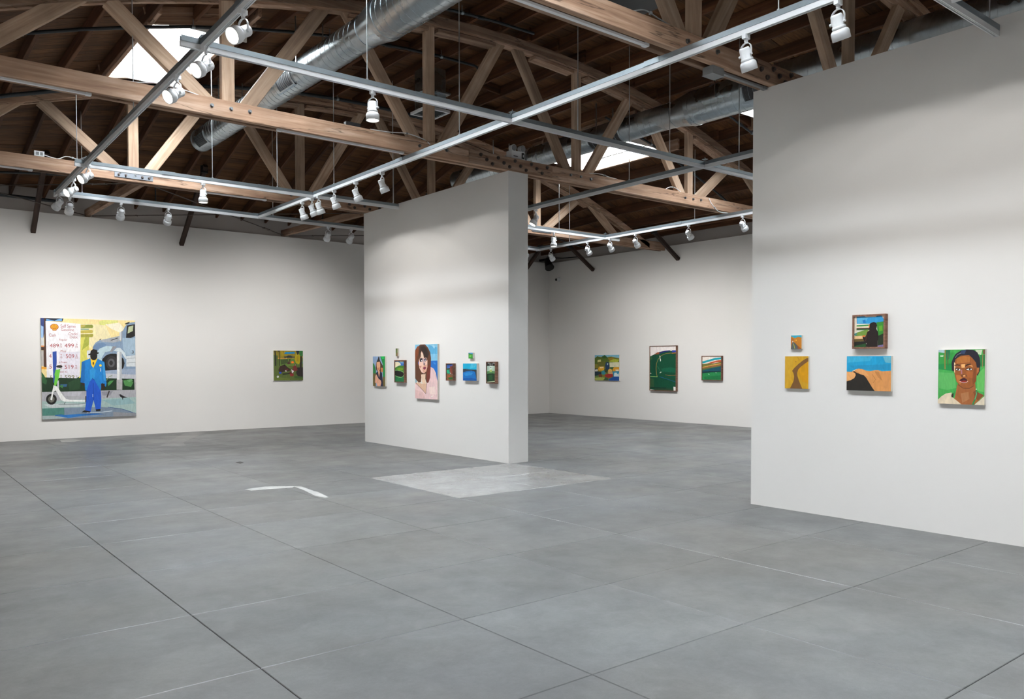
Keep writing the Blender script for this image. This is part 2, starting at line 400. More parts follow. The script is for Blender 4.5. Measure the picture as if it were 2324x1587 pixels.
for n_, s in enumerate(SKY):
    top = max(zu(s[0]), zu(s[1])) + JD + .5
    root = struct(thing('window_%d' % (n_ + 1), ((s[0] + s[1]) / 2, (s[2] + s[3]) / 2, top), 'bright skylight set in a white boarded shaft in the timber roof', 'skylight'))
    del root['category']
    nb = 4
    for side in range(4):          # the boards lining the shaft
        for q in range(nb):
            if side < 2:
                xx = s[side]; zb = zu(xx) + .02; h0 = zb + (top - zb) * q / nb; h1 = zb + (top - zb) * (q + 1) / nb - .004
                t = -.02 if side == 0 else .02
                part(G().box(min(xx, xx + t), max(xx, xx + t), s[2], s[3], h0, h1), 'shaft_board', 'well', root)
            else:
                yy = s[side]; zb = max(zu(s[0]), zu(s[1])) - .1; zb = min(zu(s[0]), zu(s[1])) + .04
                h0 = zb + (top - zb) * q / nb; h1 = zb + (top - zb) * (q + 1) / nb - .004; t = -.02 if side == 2 else .02
                part(G().box(s[0], s[1], min(yy, yy + t), max(yy, yy + t), h0, h1), 'shaft_board', 'well', root)
    part(G().box(s[0] - .02, s[1] + .02, s[2] - .02, s[3] + .02, top + .004, top + .02), 'pane', 'pane', root)
    part(G().box((s[0] + s[1]) / 2 - .015, (s[0] + s[1]) / 2 + .015, s[2], s[3], top - .03, top + .003), 'glazing_bar', 'white', root)

# ---------------------------------------------------------------- bowstring trusses
JOINT = [XC + 2.78 * (k - .5) for k in range(-2, 4)]          # 0.585 ... 14.485
NODE = [XC + 2.78 * k for k in range(-2, 3)]                  # top nodes 1.975 ... 13.095
def arc(name, x0, x1, ya, yb, z_lo, z_hi, m, parent, n=24):
    g = G(); off = ORIGIN[parent.name]
    for i in range(n + 1):
        x = x0 + (x1 - x0) * i / n; z = arch(x)
        g.v += [(x, ya, z + z_lo), (x, yb, z + z_lo), (x, yb, z + z_hi), (x, ya, z + z_hi)]
    for i in range(n):
        for k in range(4): g.f.append((4 * i + k, 4 * i + (k + 1) % 4, 4 * i + 4 + (k + 1) % 4, 4 * i + 4 + k)); g.sm.append(False)
    g.f += [(3, 2, 1, 0), tuple(4 * n + k for k in range(4))]; g.sm += [False, False]
    return part(g, name, m, parent)
def bolt(parent, x, y, z, r=.017, m='steel', face=-1):
    g = G().cyl((x, y, z), (x, y + face * .005, z), r * 1.35, 12).cyl((x, y + face * .005, z), (x, y + face * .024, z), r, 6)
    part(g, 'bolt', m, parent)
def truss(y0, label, plates, y_mid_shift=0):
    t = .066; dep = .196; root = thing('roof_truss', (XC, y0 + dep / 2, H), label, 'truss', 'timber roof trusses')
    for yy in (y0 + t / 2, y0 + dep - t / 2):
        beam('bottom_chord', (-.9, yy, H + .0985), (XR - .1, yy, H + .0985), t, .197, 'timber', root, c=.004)
    beam('spacer_board', (-.9, y0 + dep / 2, H + .12), (XR - .1, y0 + dep / 2, H + .12), dep - 2 * t - .004, .1, 'timber', root)
    for ya in (y0, y0 + dep - t):
        arc('top_chord', -.2, 15.3, ya, ya + t, -.115, 0, 'timber', root)
    arc('chord_lamination', 3.6, 13.6, y0 + .03, y0 + dep - .03, -.145, -.116, 'timber', root)
    for k, (a, b) in enumerate(((4.9, 6.1), (6.25, 7.25), (8.0, 8.8), (9.1, 10.9), (11.8, 13.2))):
        arc('scab_board', a, b, y0 + .012, y0 + dep - .012, -.21, -.165, 'timber', root, 8)
    yc = y0 + dep / 2
    for k, x in enumerate(JOINT):
        zt = arch(x) - .03
        if zt - H > .3:
            beam('post', (x, yc, H + .06), (x, yc, zt), .15, dep - 2 * t + .02, 'web', root, up=(0, 1, 0))
        for nx in NODE:
            if abs(nx - x) < 1.5:
                sgn = 1 if nx > x else -1
                za = H + .10; zb = arch(nx) - .07
                beam('diagonal', (x + sgn * .16, yc, za), (nx - sgn * .13, yc, zb), .165, dep - 2 * t + .018, 'web', root, up=(0, 1, 0))
        for d in (-.24, -.02, .20):
            if 0 < k < 5: bolt(root, x + d + .03, y0, H + .115 + random.uniform(-.01, .01))
    # bolted splice at mid span
    sp = G().box(6.75, 8.32, y0 - .018, y0 - .001, H + .004, H + .193)
    part(sp, 'splice_board', 'timber', root)
    for i, x in enumerate([6.95 + .105 * k for k in range(13)]):
        bolt(root, x, y0 - .018, H + (.15, .095, .045)[i % 3] + random.uniform(-.008, .008), .02, 'dark_steel')
    for px in plates:
        part(G().box(px - .28, px + .28, y0 - .012, y0 - .001, H + .045, H + .125), 'steel_plate', 'plate', root)
        for d in (-.22, -.12, .12, .22): bolt(root, px + d, y0 - .012, H + .085, .014, 'dark_steel')
    return root
truss(4.84, 'timber bowstring truss resting on the end of the right white wall', ())
truss(9.405, 'timber bowstring truss resting on the near end of the white partition', ())
truss(13.62, 'timber bowstring truss with steel splice plates, nearest the back wall', (3.35, 11.75))
beam_label = 'brown timber strut tying the last truss to the back wall'
for x in (3.6, 7.75):
    o = thing('timber_strut', (x, 13.9, 4.45), beam_label + (', below the steel plate' if x < 5 else ', beside the partition'), 'strut', 'struts at the back wall')
    beam('timber', (x, 13.83, 4.46), (x, YB + .12, 4.545), .09, .14, 'timber', o)
    part(G().box(x - .09, x + .09, 13.825, 13.85, 4.37, 4.56), 'steel_shoe', 'dark_steel', o)

def brace(p0, p1, label, group):
    o = thing('wall_brace', p0, label, 'brace', group)
    beam('timber', p0, p1, .085, .085, 'dark_timber', o)
    d = (Vector(p1) - Vector(p0)).normalized()
    q = Vector(p1) - d * .12
    part(G().box(q.x - .06, q.x + .06, q.y - .05, q.y + .05, q.z - .05, q.z + .09), 'top_cleat', 'black', o)
for x in (2.62, 5.40): brace((x, YB - .03, 4.06), (x - .02, 16.45, 5.25 if x < 4 else 5.42), 'dark timber brace on the back wall, its top behind the ' + ('white outlet box' if x < 4 else 'hanging downlight'), 'dark braces on the back wall')
brace((14.9, YB - .03, 4.02), (14.6, 16.9, 4.7), 'dark timber brace in the corner of the second room', None)
for yv in (16.27, 13.25): brace((XR - .03, yv, 4.08), (14.95, yv + .02, 4.74), 'dark timber brace on the far wall, ' + ('nearer to' if yv > 15 else 'farther from') + ' the dome camera', 'dark braces on the far wall')

# thin steel cross bracing between the struts, each with a turnbuckle
def tie(p0, p1, k=.2, w=0):
    o = thing('tie_rod', p0, 'thin dark steel bracing rod with a turnbuckle below the roof', 'tie rod', 'crossed bracing rods')
    p0, p1 = Vector(p0), Vector(p1); d = p1 - p0
    part(G().cyl(p0, p1, .009, 8), 'rod', 'dark_steel', o)
    a, b = p0 + d * k, p0 + d * k + d.normalized() * .26; s_ = d.cross(Vector((0, 0, 1))).normalized() * .022
    part(G().cyl(a + s_, b + s_, .008, 6).cyl(a - s_, b - s_, .008, 6).cyl(a - s_ * 1.3, a + s_ * 1.3, .014, 6).cyl(b - s_ * 1.3, b + s_ * 1.3, .014, 6), 'turnbuckle', 'dark_steel', o)
tie((3.66, 14.0, 4.40), (7.7, 18.1, 4.47), .8); tie((3.66, 18.1, 4.47), (7.7, 14.0, 4.40), .12)
tie((3.54, 18.1, 4.47), (-.6, 14.0, 4.40), .12); tie((3.54, 14.0, 4.40), (-.6, 18.1, 4.47), .1)
tie((7.82, 18.1, 4.47), (11.9, 14.0, 4.40), .1); tie((7.82, 14.0, 4.40), (11.9, 18.1, 4.47), .75)
# ---------------------------------------------------------------- air ducts
def duct(x, z, label, rn, rw, yw0, y1, y2, yend, grilles):
    o = thing('spiral_duct', (x, y2, z), label, 'duct', 'galvanised air ducts')
    part(G().cyl((x, yw0, z), (x, y1, z), rw, 40), 'wide_pipe', 'galv', o)
    part(G().cyl((x, y1 + .03, z), (x, y2 - .03, z), rw, 40, rn, False), 'reducer', 'galv', o)
    part(G().cyl((x, y1 - .05, z), (x, y1 + .03, z), rw + .006, 40), 'coupling', 'galv', o)
    part(G().cyl((x, y2 - .03, z), (x, y2 + .05, z), rn + .006, 40), 'coupling', 'galv', o)
    part(G().cyl((x, y2 + .02, z), (x, yend, z), rn, 40), 'narrow_pipe', 'galv', o)
    part(G().cyl((x, yend - .02, z), (x, yend + .005, z), rn + .006, 40), 'end_cap', 'galv', o)
    for nm, ya, yb, r in (('wide_pipe_seam', yw0, y1 - .06, rw), ('narrow_pipe_seam', y2 + .08, yend - .04, rn)):
        n = int((yb - ya) / .125 * 28); pts = []
        for i in range(n + 1):
            a = 2 * pi * i / 28; pts.append((x + (r + .001) * cos(a), ya + (yb - ya) * i / n, z + (r + .001) * sin(a)))
        part(G().tube(pts, .0026, 4), nm, 'galv', o)
    for (yc, ang, w, h) in grilles:          # register on the flank of the duct
        r = (rw if yc < y1 else rn) + .012; da = h / 2 / r
        def P(a, yy, rr): return (x + rr * cos(a), yy, z + rr * sin(a))
        fr = G()
        for (a0, a1, ya, yb) in ((ang - da, ang + da, yc - w / 2, yc - w / 2 + .03), (ang - da, ang + da, yc + w / 2 - .03, yc + w / 2), (ang - da, ang - da * .75, yc - w / 2, yc + w / 2), (ang + da * .75, ang + da, yc - w / 2, yc + w / 2)):
            n = 6
            for i in range(n):
                u0, u1 = a0 + (a1 - a0) * i / n, a0 + (a1 - a0) * (i + 1) / n
                fr.add([P(u0, ya, r), P(u1, ya, r), P(u1, yb, r), P(u0, yb, r), P(u0, ya, r - .02), P(u1, ya, r - .02), P(u1, yb, r - .02), P(u0, yb, r - .02)],
                       [(0, 1, 2, 3), (4, 7, 6, 5), (0, 4, 5, 1), (1, 5, 6, 2), (2, 6, 7, 3), (3, 7, 4, 0)])
        gr = part(fr, 'grille', 'white' if ang < 2 else 'galv', o)
        bk = G()
        for i in range(8):
            u0, u1 = ang - da * .8 + da * 1.6 * i / 8, ang - da * .8 + da * 1.6 * (i + 1) / 8
            bk.add([P(u0, yc - w / 2 + .02, r - .009), P(u1, yc - w / 2 + .02, r - .009), P(u1, yc + w / 2 - .02, r - .009), P(u0, yc + w / 2 - .02, r - .009)], [(0, 1, 2, 3)])
        link('grille_opening', bk.mesh('grille_opening', 'slot', ORIGIN[o.name]), gr)
        sl = G()
        for i in range(9):
            yy = yc - w / 2 + .04 + (w - .08) * i / 8
            pts = [P(ang - da * .8 + da * 1.6 * k / 6, yy, r - .006) for k in range(7)]; sl.tube(pts, .0035, 4)
        link('louvre', sl.mesh('louvre', 'strut', ORIGIN[o.name]), gr)
    for yy in (yw0 + 2, y1 - .6, y2 + 1.6, y2 + 4.6):       # hanger straps to the joists
        r = rw if yy < y1 else rn
        part(G().box(x - r - .006, x - r, yy, yy + .025, z, zj(x, yy) + .02), 'hanger_strap', 'galv', o); part(G().box(x + r, x + r + .006, yy, yy + .025, z, zj(x, yy) + .02), 'hanger_strap', 'galv', o)
    return o
ZA = 1.5 + 4.76 * math.tan(radians(39.75)); ZB = 1.5 + 10.4 * math.tan(radians(21.25))
duct(4.76, ZA, 'galvanised spiral duct passing the skylight, its end in front of the back wall', .192, .25, -2, 8.22, 8.68, 14.75, ((10.75, 3.55, .5, .26), (14.35, 3.75, .5, .26)))
duct(10.4, ZB, 'dark galvanised spiral duct behind the white walls over the second room', .206, .266, -2, 8.32, 8.72, 14.9, ((6.9, 3.55, .75, .3), (10.2, 3.9, .8, .22)))

# ---------------------------------------------------------------- sprinkler pipes under the joists
def pipe(y, x0, x1, r, label, drop=.07, heads=(), elbow=False):
    xm = (x0 + x1) / 2; o = thing('sprinkler_pipe', (xm, y, zj(xm, y)), label, 'pipe', 'black sprinkler pipes')
    n = max(4, int((x1 - x0) / .6)); pts = [(x0 + (x1 - x0) * i / n, y, zj(x0 + (x1 - x0) * i / n, y) - drop) for i in range(n + 1)]
    part(G().tube(pts, r, 10), 'run', 'black_pipe', o)
    for i in range(2, n, 3):
        p = pts[i]; part(G().cyl((p[0], p[1], p[2] - r - .008), (p[0], p[1], p[2] + drop + .03), .006, 6).cyl((p[0] - .02, y, p[2]), (p[0] + .02, y, p[2]), r + .006, 10), 'hanger', 'strut', o)
    for i in range(1, n, 4):
        p = pts[i]; q = pts[i + 1]; m_ = Vector(p).lerp(Vector(q), .5); d = (Vector(q) - Vector(p)).normalized() * .05
        part(G().cyl(m_ - d, m_ + d, r + .007, 10), 'coupling', 'black_pipe', o)
    if elbow:
        p = pts[-1]; part(G().tube([p, (p[0] + .06, y, p[2] - .01), (p[0] + .08, y, p[2] - .06), (p[0] + .08, y, p[2] - .12)], r * .9, 8), 'elbow', 'black_pipe', o)
    for hx, hl in heads:
        z = zj(hx, y) - drop; part(G().cyl((hx, y, z), (hx, y, z - hl), r * .62, 8).cyl((hx, y, z - hl), (hx, y, z - hl - .03), r * 1.1, 8), 'sprinkler_drop', 'black_pipe', o)
    return o
pipe(10.55, .2, 7.68, .021, 'black sprinkler pipe crossing in front of the left skylight', .07, (), True)
pipe(9.0, 3.2, 7.62, .02, 'black sprinkler pipe ending beside the near truss over the partition', .07)
pipe(13.38, -.2, 8.6, .03, 'thick black sprinkler pipe along the truss with steel splice plates', .06)
pipe(16.9, .6, 8.4, .021, 'black sprinkler pipe in the sloping end bay near the back wall', .07, ((4.55, .45), (8.1, .42)))
pipe(8.58, 10.9, 14.4, .02, 'black sprinkler pipe over the second room before the partition end', .07)
pipe(10.5, 10.6, 14.9, .02, 'black sprinkler pipe beside the skylight of the second room', .07)
pipe(15.9, 10.2, 15.2, .021, 'black sprinkler pipe in the far corner bay of the second room', .07)
o = thing('drain_pipe', (1.0, 17.95, 4.68), 'black pipe running level above the ledge of the back wall', 'pipe')
part(G().cyl((-.9, 17.95, 4.70), (3.1, 17.95, 4.66), .032, 12), 'run', 'black_pipe', o)
part(G().cyl((1.0, 17.95, 4.681), (1.08, 17.95, 4.680), .042, 12), 'coupling', 'black_pipe', o)

# ---------------------------------------------------------------- track grid
RZ = 4.157                        # underside of the rails
def track(p0, p1, label, rods=(), joints=(), dz=0.0):
    p0, p1 = Vector((p0[0], p0[1], RZ + dz)), Vector((p1[0], p1[1], RZ + dz))
    mid = (p0 + p1) / 2; o = thing('light_track', mid, label, 'light track', 'suspended light tracks')
    d = (p1 - p0); L = d.length; x = d.normalized(); y = Vector((0, 0, 1)).cross(x)
    def put(g, name, m):
        q = p0 - mid
        return link(name, g.mesh(name, m), o, Matrix(((x.x, y.x, 0, q.x), (x.y, y.y, 0, q.y), (0, 0, 1, q.z), (0, 0, 0, 1))))
    a = .0185
    rail = [(-a, .044), (-a, 0), (-.011, 0), (-.011, .03), (-.003, .03), (-.003, .004), (.003, .004), (.003, .03), (.011, .03), (.011, 0), (a, 0), (a, .044)]
    put(G().prism(rail[::-1], 0, L), 'rail', 'white')
    put(G().box(0, L, -.0105, -.0035, .024, .029).box(0, L, .0035, .0105, .024, .029), 'rail_conductor', 'slot')
    b = .0215
    ch = [(-b, .0445), (b, .0445), (b, .09), (.011, .09), (.011, .083), (b - .004, .083), (b - .004, .049), (-b + .004, .049), (-b + .004, .083), (-.011, .083), (-.011, .09), (-b, .09)]
    put(G().prism(ch, 0, L), 'channel', 'strut')
    for t in joints: put(G().box(t - .09, t + .09, -b - .004, b + .004, .046, .094), 'splice_clamp', 'strut')
    for t in (0, L): put(G().box(t - .004, t + .004, -a, a, .0, .044), 'end_plate', 'white')
    for rx in rods:
        p = p0 + x * rx; zt = zj(p.x, p.y) + .03
        rd = part(G().cyl((p.x, p.y, RZ + .06), (p.x, p.y, zt), .006, 8), 'suspension_rod', 'rod', o)
        q = p - mid; link('rod_nut', G().cyl((q.x, q.y, .085 + q.z), (q.x, q.y, .105 + q.z), .014, 6).mesh('rod_nut', 'rod'), rd)
    return o
track((2.19, 1.2), (2.437, 14.72), 'steel light track carrying lamps past the left skylight', (4.2, 8.3, 11.6), (4.9, 9.3))
track((2.12, 7.08), (12.9, 7.06), 'steel light track crossing the room in front of the duct', (1.75, 4.55, 6.2, 7.7), (3.6, 7.1))
track((5.60, -1.5), (5.73, 14.62), 'steel light track running parallel to the white partition wall', (2.5, 5.2, 9.6, 13.0), (6.5, 11.0), .004)
track((2.27, 12.24), (7.27, 12.22), 'steel light track ending against the face of the white partition', (1.83, 2.83, 4.9), (1.2, 2.6))
track((2.40, 14.56), (12.62, 14.68), 'steel light track running in front of the back wall', (.4, 3.6, 6.2), (3.3, 6.8))
track((8.93, 3.0), (9.19, 12.6), 'dark steel light track behind the partition in the second room', (2.0, 5.5), (6.4,), .004)
track((9.15, 12.42), (12.97, 12.44), 'short steel light track meeting the far track in the second room', (2.05,), ())
track((12.42, 5.0), (12.59, 14.78), 'steel light track running parallel to the far white wall', (2.4, 5.0, 8.6), (5.4, 7.2), .004)
track((5.66, 2.74), (7.27, 2.74), 'short steel light track ending at the right white wall', (1.46,), ())

# clamps that hold crossing tracks together
for cx_, cy_ in ((2.30, 7.08), (5.67, 7.07), (2.39, 12.24), (9.05, 7.06), (12.55, 12.44)):
    o = thing('track_clamp', (cx_, cy_, RZ + .095), 'small steel clamp bolted over a crossing of two light tracks', 'clamp', 'clamps at track crossings')
    part(G().box(cx_ - .035, cx_ + .035, cy_ - .035, cy_ + .035, RZ + .095, RZ + .101), 'plate', 'strut', o)
    part(G().cyl((cx_ + .02, cy_ + .02, RZ + .101), (cx_ + .02, cy_ + .02, RZ + .16), .005, 6).box(cx_ - .01, cx_ + .05, cy_ - .01, cy_ + .05, RZ + .13, RZ + .136), 'bolt', 'strut', o)

# ---------------------------------------------------------------- track lamps
def lamp_meshes():
    L = {}
    L['adapter'] = G().box(-.018, .018, -.03, .03, -.035, 0).box(-.011, .011, -.011, .011, -.06, -.035).mesh('adapter', 'white')
    pts = [(.052 * cos(a), 0, -.118 + .052 * sin(a)) for a in [pi * k / 12 for k in range(13)]]
    pts = [(.052, 0, -.165), (.052, 0, -.14)] + pts + [(-.052, 0, -.14), (-.052, 0, -.165)]
    g = G(); n = len(pts)
    for i, p in enumerate(pts):
        q = Vector(p); r = Vector((q.x, 0, q.z + .118)).normalized() if q.z > -.12 else Vector((1 if q.x > 0 else -1, 0, 0))
        for (s, t) in ((-.009, -.002), (.009, -.002), (.009, .002), (-.009, .002)): g.v.append(tuple(q + r * t + Vector((0, s, 0))))
    for i in range(n - 1):
        for k in range(4): g.f.append((4 * i + k, 4 * i + (k + 1) % 4, 4 * i + 4 + (k + 1) % 4, 4 * i + 4 + k)); g.sm.append(False)
    g.f += [(3, 2, 1, 0), tuple(4 * n - 4 + k for k in range(4))]; g.sm += [False] * 2
    L['yoke'] = g.mesh('yoke', 'white')
    # head meshes: pivot at the origin, beam along -z
    L['housing'] = G().lathe([(0.0001, .062), (.034, .062), (.041, .054), (.043, .045), (.043, -.02), (.046, -.024), (.05, -.028), (.05, -.042), (.046, -.046)], 28).mesh('housing', 'white')
    L['head'] = G().lathe([(.046, -.044), (.056, -.05), (.064, -.062), (.066, -.07), (.066, -.122), (.062, -.124), (.058, -.12), (.054, -.108), (.03, -.09), (.0001, -.085)], 28).mesh('head', 'white')
    L['lens'] = G().lathe([(.055, -.111), (.0001, -.111)], 28).mesh('lens', 'lens')
    L['knob'] = G().cyl((.045, 0, 0), (.066, 0, 0), .011, 10).mesh('knob', 'white')
    L['clip'] = G().cyl((-.045, 0, 0), (-.06, 0, 0), .009, 10).mesh('clip', 'white')
    return L
LM = lamp_meshes(); NL = [0]; SPILL_TOP = 88.5
def lamp(x, y, target, label, group, power=None, roll=0.0, size=108, lit=True, spill=0.0, z=RZ):
    o = thing('track_light', (x, y, z), label, 'track light', group); NL[0] += 1
    d = Vector(target) - Vector((x, y, z - .165)); az = atan2(d.y, d.x); tilt = atan2(sqrt(d.x ** 2 + d.y ** 2), -d.z)
    o.rotation_euler = (0, 0, az + pi / 2 + roll)      # local -y looks along the beam
    link('adapter', LM['adapter'], o); link('yoke', LM['yoke'], o)
    mtx = Matrix.Translation((0, 0, -.165)) @ Matrix.Rotation(-tilt, 4, 'X')
    hs = link('housing', LM['housing'], o, mtx); link('head', LM['head'], o, mtx)
    link('lens', LM['lens'], o, mtx); link('knob', LM['knob'], hs); link('clip', LM['clip'], hs)
    if lit:
        ld = bpy.data.lights.new('lamp_beam', 'SPOT'); ld.energy = SPOT_W if power is None else power
        ld.color = (1.0, .982, .955); ld.spot_size = radians(size); ld.spot_blend = 1.0; ld.shadow_soft_size = .03
        link('lamp_beam', ld, o, mtx @ Matrix.Translation((0, 0, -.13)))
    if spill:                       # wide stray light of the same lamp, cut off by its rim
        ls = bpy.data.lights.new('lamp_spill', 'SPOT'); ls.energy = spill; ls.color = (1.0, .975, .94)
        ls.spot_size = 2 * (radians(SPILL_TOP) - tilt); ls.spot_blend = .12; ls.shadow_soft_size = .03
        link('lamp_spill', ls, o, mtx @ Matrix.Translation((0, 0, -.13)))
    return o
def on(track_pts, y):               # x on a track that runs along y
    (xa, ya), (xb, yb) = track_pts; return xa + (xb - xa) * (y - ya) / (yb - ya)
T1 = ((2.19, 1.2), (2.437, 14.72)); T3 = ((5.60, -1.5), (5.73, 14.62)); T6 = ((8.93, 3.0), (9.19, 12.6)); T8 = ((12.42, 5.0), (12.59, 14.78))
YZ = RZ + .004
SKYL = {4.2: 'unseen white track spotlight hanging closest to the camera on the skylight track', 6.08: 'white track spotlight with glowing lens against the post beside the left skylight',
        6.98: 'white track spotlight with glowing lens at the track crossing below the left skylight', 7.83: 'white track spotlight with glowing lens in front of the truss below the skylight',
        12.02: 'white track spotlight with glowing lens at the crossing near the outlet box', 13.1: 'white track spotlight with glowing lens between outlet box and track corner'}
for y, lb in SKYL.items(): lamp(on(T1, y), y, (XL, y - 1.1, 1.9), lb, 'spotlights on the skylight track', size=84, z=YZ)
for y in (3.1, 2.0): lamp(on(T1, y), y, (XL, y, 1.3), SKYL[4.2], 'spotlights on the skylight track', size=100, z=YZ)  # unseen lamps added to brighten the room near the camera
lamp(on(T1, 14.3), 14.3, (.4, YB, 1.0), 'white track spotlight at the track corner, its head turned away from the partition', None, z=YZ)
lamp(2.62, 14.56, (2.6, YB, 1.0), 'white track spotlight next to the track corner, aimed straight at the back wall', None)
lamp(3.38, 14.57, (3.48, YB, .9), 'white track spotlight facing the back wall, next to the brown strut', 'spotlights facing the back wall')
lamp(4.13, 14.58, (4.23, YB, .9), 'white track spotlight facing the back wall, next to the dark wall brace', 'spotlights facing the back wall')
lamp(7.12, 14.615, (7.3, YB, .9), 'white track spotlight facing the back wall, in front of the strut by the partition', 'spotlights near the partition end')
lamp(7.62, 14.62, (7.2, YB, .9), 'white track spotlight facing the back wall, hanging right beside the partition edge', 'spotlights near the partition end')
lb = 'white track spotlight on the track parallel to the partition, aimed at its paintings'
PL = {12.68: 'white spotlight facing the partition, last of its row before the back truss', 10.0: 'white spotlight facing the partition, first of its row behind the near truss',
      12.3: 'white spotlight facing the partition at the track crossing, one of a close pair', 12.05: 'white spotlight facing the partition at the track crossing, one of a close pair'}
for y, ty in ((12.68, 12.9), (12.3, 12.2), (12.05, 12.3), (11.5, 11.5), (10.78, 10.6), (10.0, 9.9)):
    lamp(on(T3, y), y, (7.45, ty, .35), PL.get(y, lb), 'spotlights facing the partition', SPOT_W * .18, size=84, spill=14, z=YZ)
for y, lb in ((4.0, 'white spotlight aimed at the right wall, hanging before the bolted truss joint'), (3.2, 'white spotlight aimed at the right wall, hanging against the dark roof')):
    lamp(on(T3, y), y, (7.3, y - .1, .35), lb, 'spotlights facing the right wall', SPOT_W * .18, size=84, spill=13, z=YZ)
for y in (2.35, 1.45, .5, -.5): lamp(on(T3, y), y, (7.3, y, .35), 'added white spotlight aimed at the right wall, unseen beyond the portrait', 'spotlights facing the right wall', SPOT_W * .18, size=84, spill=13, z=YZ)  # row carried on out of view, added to light the wall and near floor
lamp(3.93, 7.08, (3.93, 7.1, 0), 'white track spotlight pointing straight down from the track before the duct', None, DOWN_W, pi / 2 + .5)
lamp(3.96, 12.23, (3.96, 12.25, 0), 'white track spotlight pointing straight down in front of the splice plate', None, DOWN_W, pi / 2 + .5)
lamp(on(T6, 10.75), 10.75, (7.85, 11.3, 1.5), 'white track spotlight half hidden by the partition, glowing lens turned to its rear', None, SPOT_W * .2, z=YZ)
lamp(11.05, 12.43, (11.05, 12.45, 0), 'white track spotlight pointing straight down in the second room', None, DOWN_W, pi / 2 + .5)
lamp(12.2, 14.675, (12.6, YB, 1.0), 'white track spotlight half hidden behind the partition edge in the second room', None)
FL = {14.25: 'white spotlight facing the far wall, next to the track corner', 13.0: 'white spotlight facing the far wall, between track corner and track crossing',
      12.3: 'white spotlight facing the far wall at the crossing of two tracks', 11.55: 'white spotlight facing the far wall, just past the track crossing',
      10.15: 'white spotlight facing the far wall, midway along its track', 8.9: 'white spotlight facing the far wall, below the cable dropping from the truss', 7.4: 'white spotlight facing the far wall, hidden behind the right wall'}
for y, ty in ((14.25, 15.2), (13.0, 13.7), (12.3, 12.9), (11.55, 11.9), (10.15, 10.3), (8.9, 8.8), (7.4, 7.0)): lamp(on(T8, y), y, (XR, ty, .9), FL[y], 'spotlights facing the far wall', SPOT_W * .72, z=YZ)

# ---------------------------------------------------------------- raceways, boxes, cables and other fittings on the trusses
def raceway(x0, x1, yc, label, z=H, w=.036, m='white'):
    o = thing('cable_raceway', ((x0 + x1) / 2, yc, z), label, 'raceway', 'white raceways under the trusses')
    part(G().box(x0, x1, yc - w / 2, yc + w / 2, z - .022, z - .001), 'trunking', m, o)
    for x in (x0 + .03, x1 - .03): part(G().box(x - .025, x + .025, yc - w / 2 - .008, yc + w / 2 + .008, z - .026, z - .0005), 'bracket', m, o)
raceway(1.0, 1.92, 9.46, 'white cable raceway under the partition truss, left of the skylight lamps')
raceway(3.95, 5.72, 9.47, 'white cable raceway under the partition truss near the hanging rods')
raceway(3.9, 5.5, 4.93, 'pale cable raceway under the truss over the right wall')
raceway(.8, 1.98, 13.67, 'white cable raceway under the truss nearest the back wall, outer end')
raceway(4.4, 5.5, 13.67, 'white cable raceway under the truss nearest the back wall, near the steel plate')
raceway(6.55, 7.31, 4.94, 'grey double raceway running under the truss onto the right wall', m='grey_paint')
o = thing('junction_box', (6.45, 4.93, H), 'grey metal junction box under the truss beside the right wall', 'junction box')
part(G().box(6.35, 6.52, 4.87, 4.99, H - .075, H - .001), 'body', 'grey_paint', o); part(G().box(6.345, 6.525, 4.865, 4.995, H - .08, H - .074), 'cover', 'grey_paint', o)
o = thing('outlet_box', (2.06, 13.66, H + .2), 'small white outlet box sitting on the truss nearest the back wall', 'outlet box')
part(G().box(2.0, 2.13, 13.63, 13.68, H + .2, H + .275), 'body', 'white', o); part(G().box(2.02, 2.06, 13.626, 13.63, H + .215, H + .26).box(2.075, 2.11, 13.626, 13.63, H + .215, H + .26), 'socket', 'grey_paint', o)
def cable(pts, label, m='white', r=.007):
    o = thing('cable', pts[0], label, 'cable', 'cables on the trusses'); sm = []
    P = [Vector(p) for p in pts]
    for i in range(len(P) - 1):
        a, b, c, d = P[max(i - 1, 0)], P[i], P[i + 1], P[min(i + 2, len(P) - 1)]
        for k in range(6):
            t = k / 6; sm.append(.5 * ((2 * b) + (c - a) * t + (2 * a - 5 * b + 4 * c - d) * t * t + (3 * b - a - 3 * c + d) * t ** 3))
    sm.append(P[-1]); part(G().tube(sm, r, 6), 'flex', m, o)
    k = len(sm) // 2; p = sm[k]; part(G().box(p.x - .012, p.x + .012, p.y - .012, p.y + .012, p.z - .012, p.z + .012), 'tie', 'grey_paint', o)
T_ = H + .203
cable([(2.13, 13.66, T_ + .03), (2.3, 13.66, T_), (2.42, 13.65, T_ + .05), (2.55, 13.5, T_), (2.52, 12.9, T_ - .1), (2.45, 12.3, RZ + .1)], 'white cable from the outlet box to the skylight track')
cable([(2.05, 9.47, T_), (2.35, 9.47, T_ + .012), (2.6, 9.46, T_ + .05), (2.85, 9.45, T_ + .03), (3.05, 9.46, T_)], 'white cable looping on the truss under the left skylight')
cable([(5.2, 9.44, T_ + .005), (5.5, 9.44, T_ + .02), (5.75, 9.43, T_ + .045), (6.0, 9.42, T_ + .01), (6.1, 9.4, T_ - .05)], 'white cable looping on the truss above the partition spotlights')
cable([(9.15, 9.44, T_ + .005), (9.4, 9.44, T_ + .03), (9.6, 9.44, T_ + .01), (9.8, 9.44, T_)], 'white cable on the truss right of the emergency light')
cable([(11.0, 9.43, T_), (11.12, 9.43, T_ + .05), (11.26, 9.43, T_ + .05), (11.4, 9.43, T_)], 'white cable arching on the truss over the second room')
cable([(12.15, 9.39, T_ - .02), (12.2, 9.37, T_ - .12), (12.32, 9.3, RZ + .12), (12.45, 9.2, RZ + .09)], 'white cable dropping from the truss to the far track')
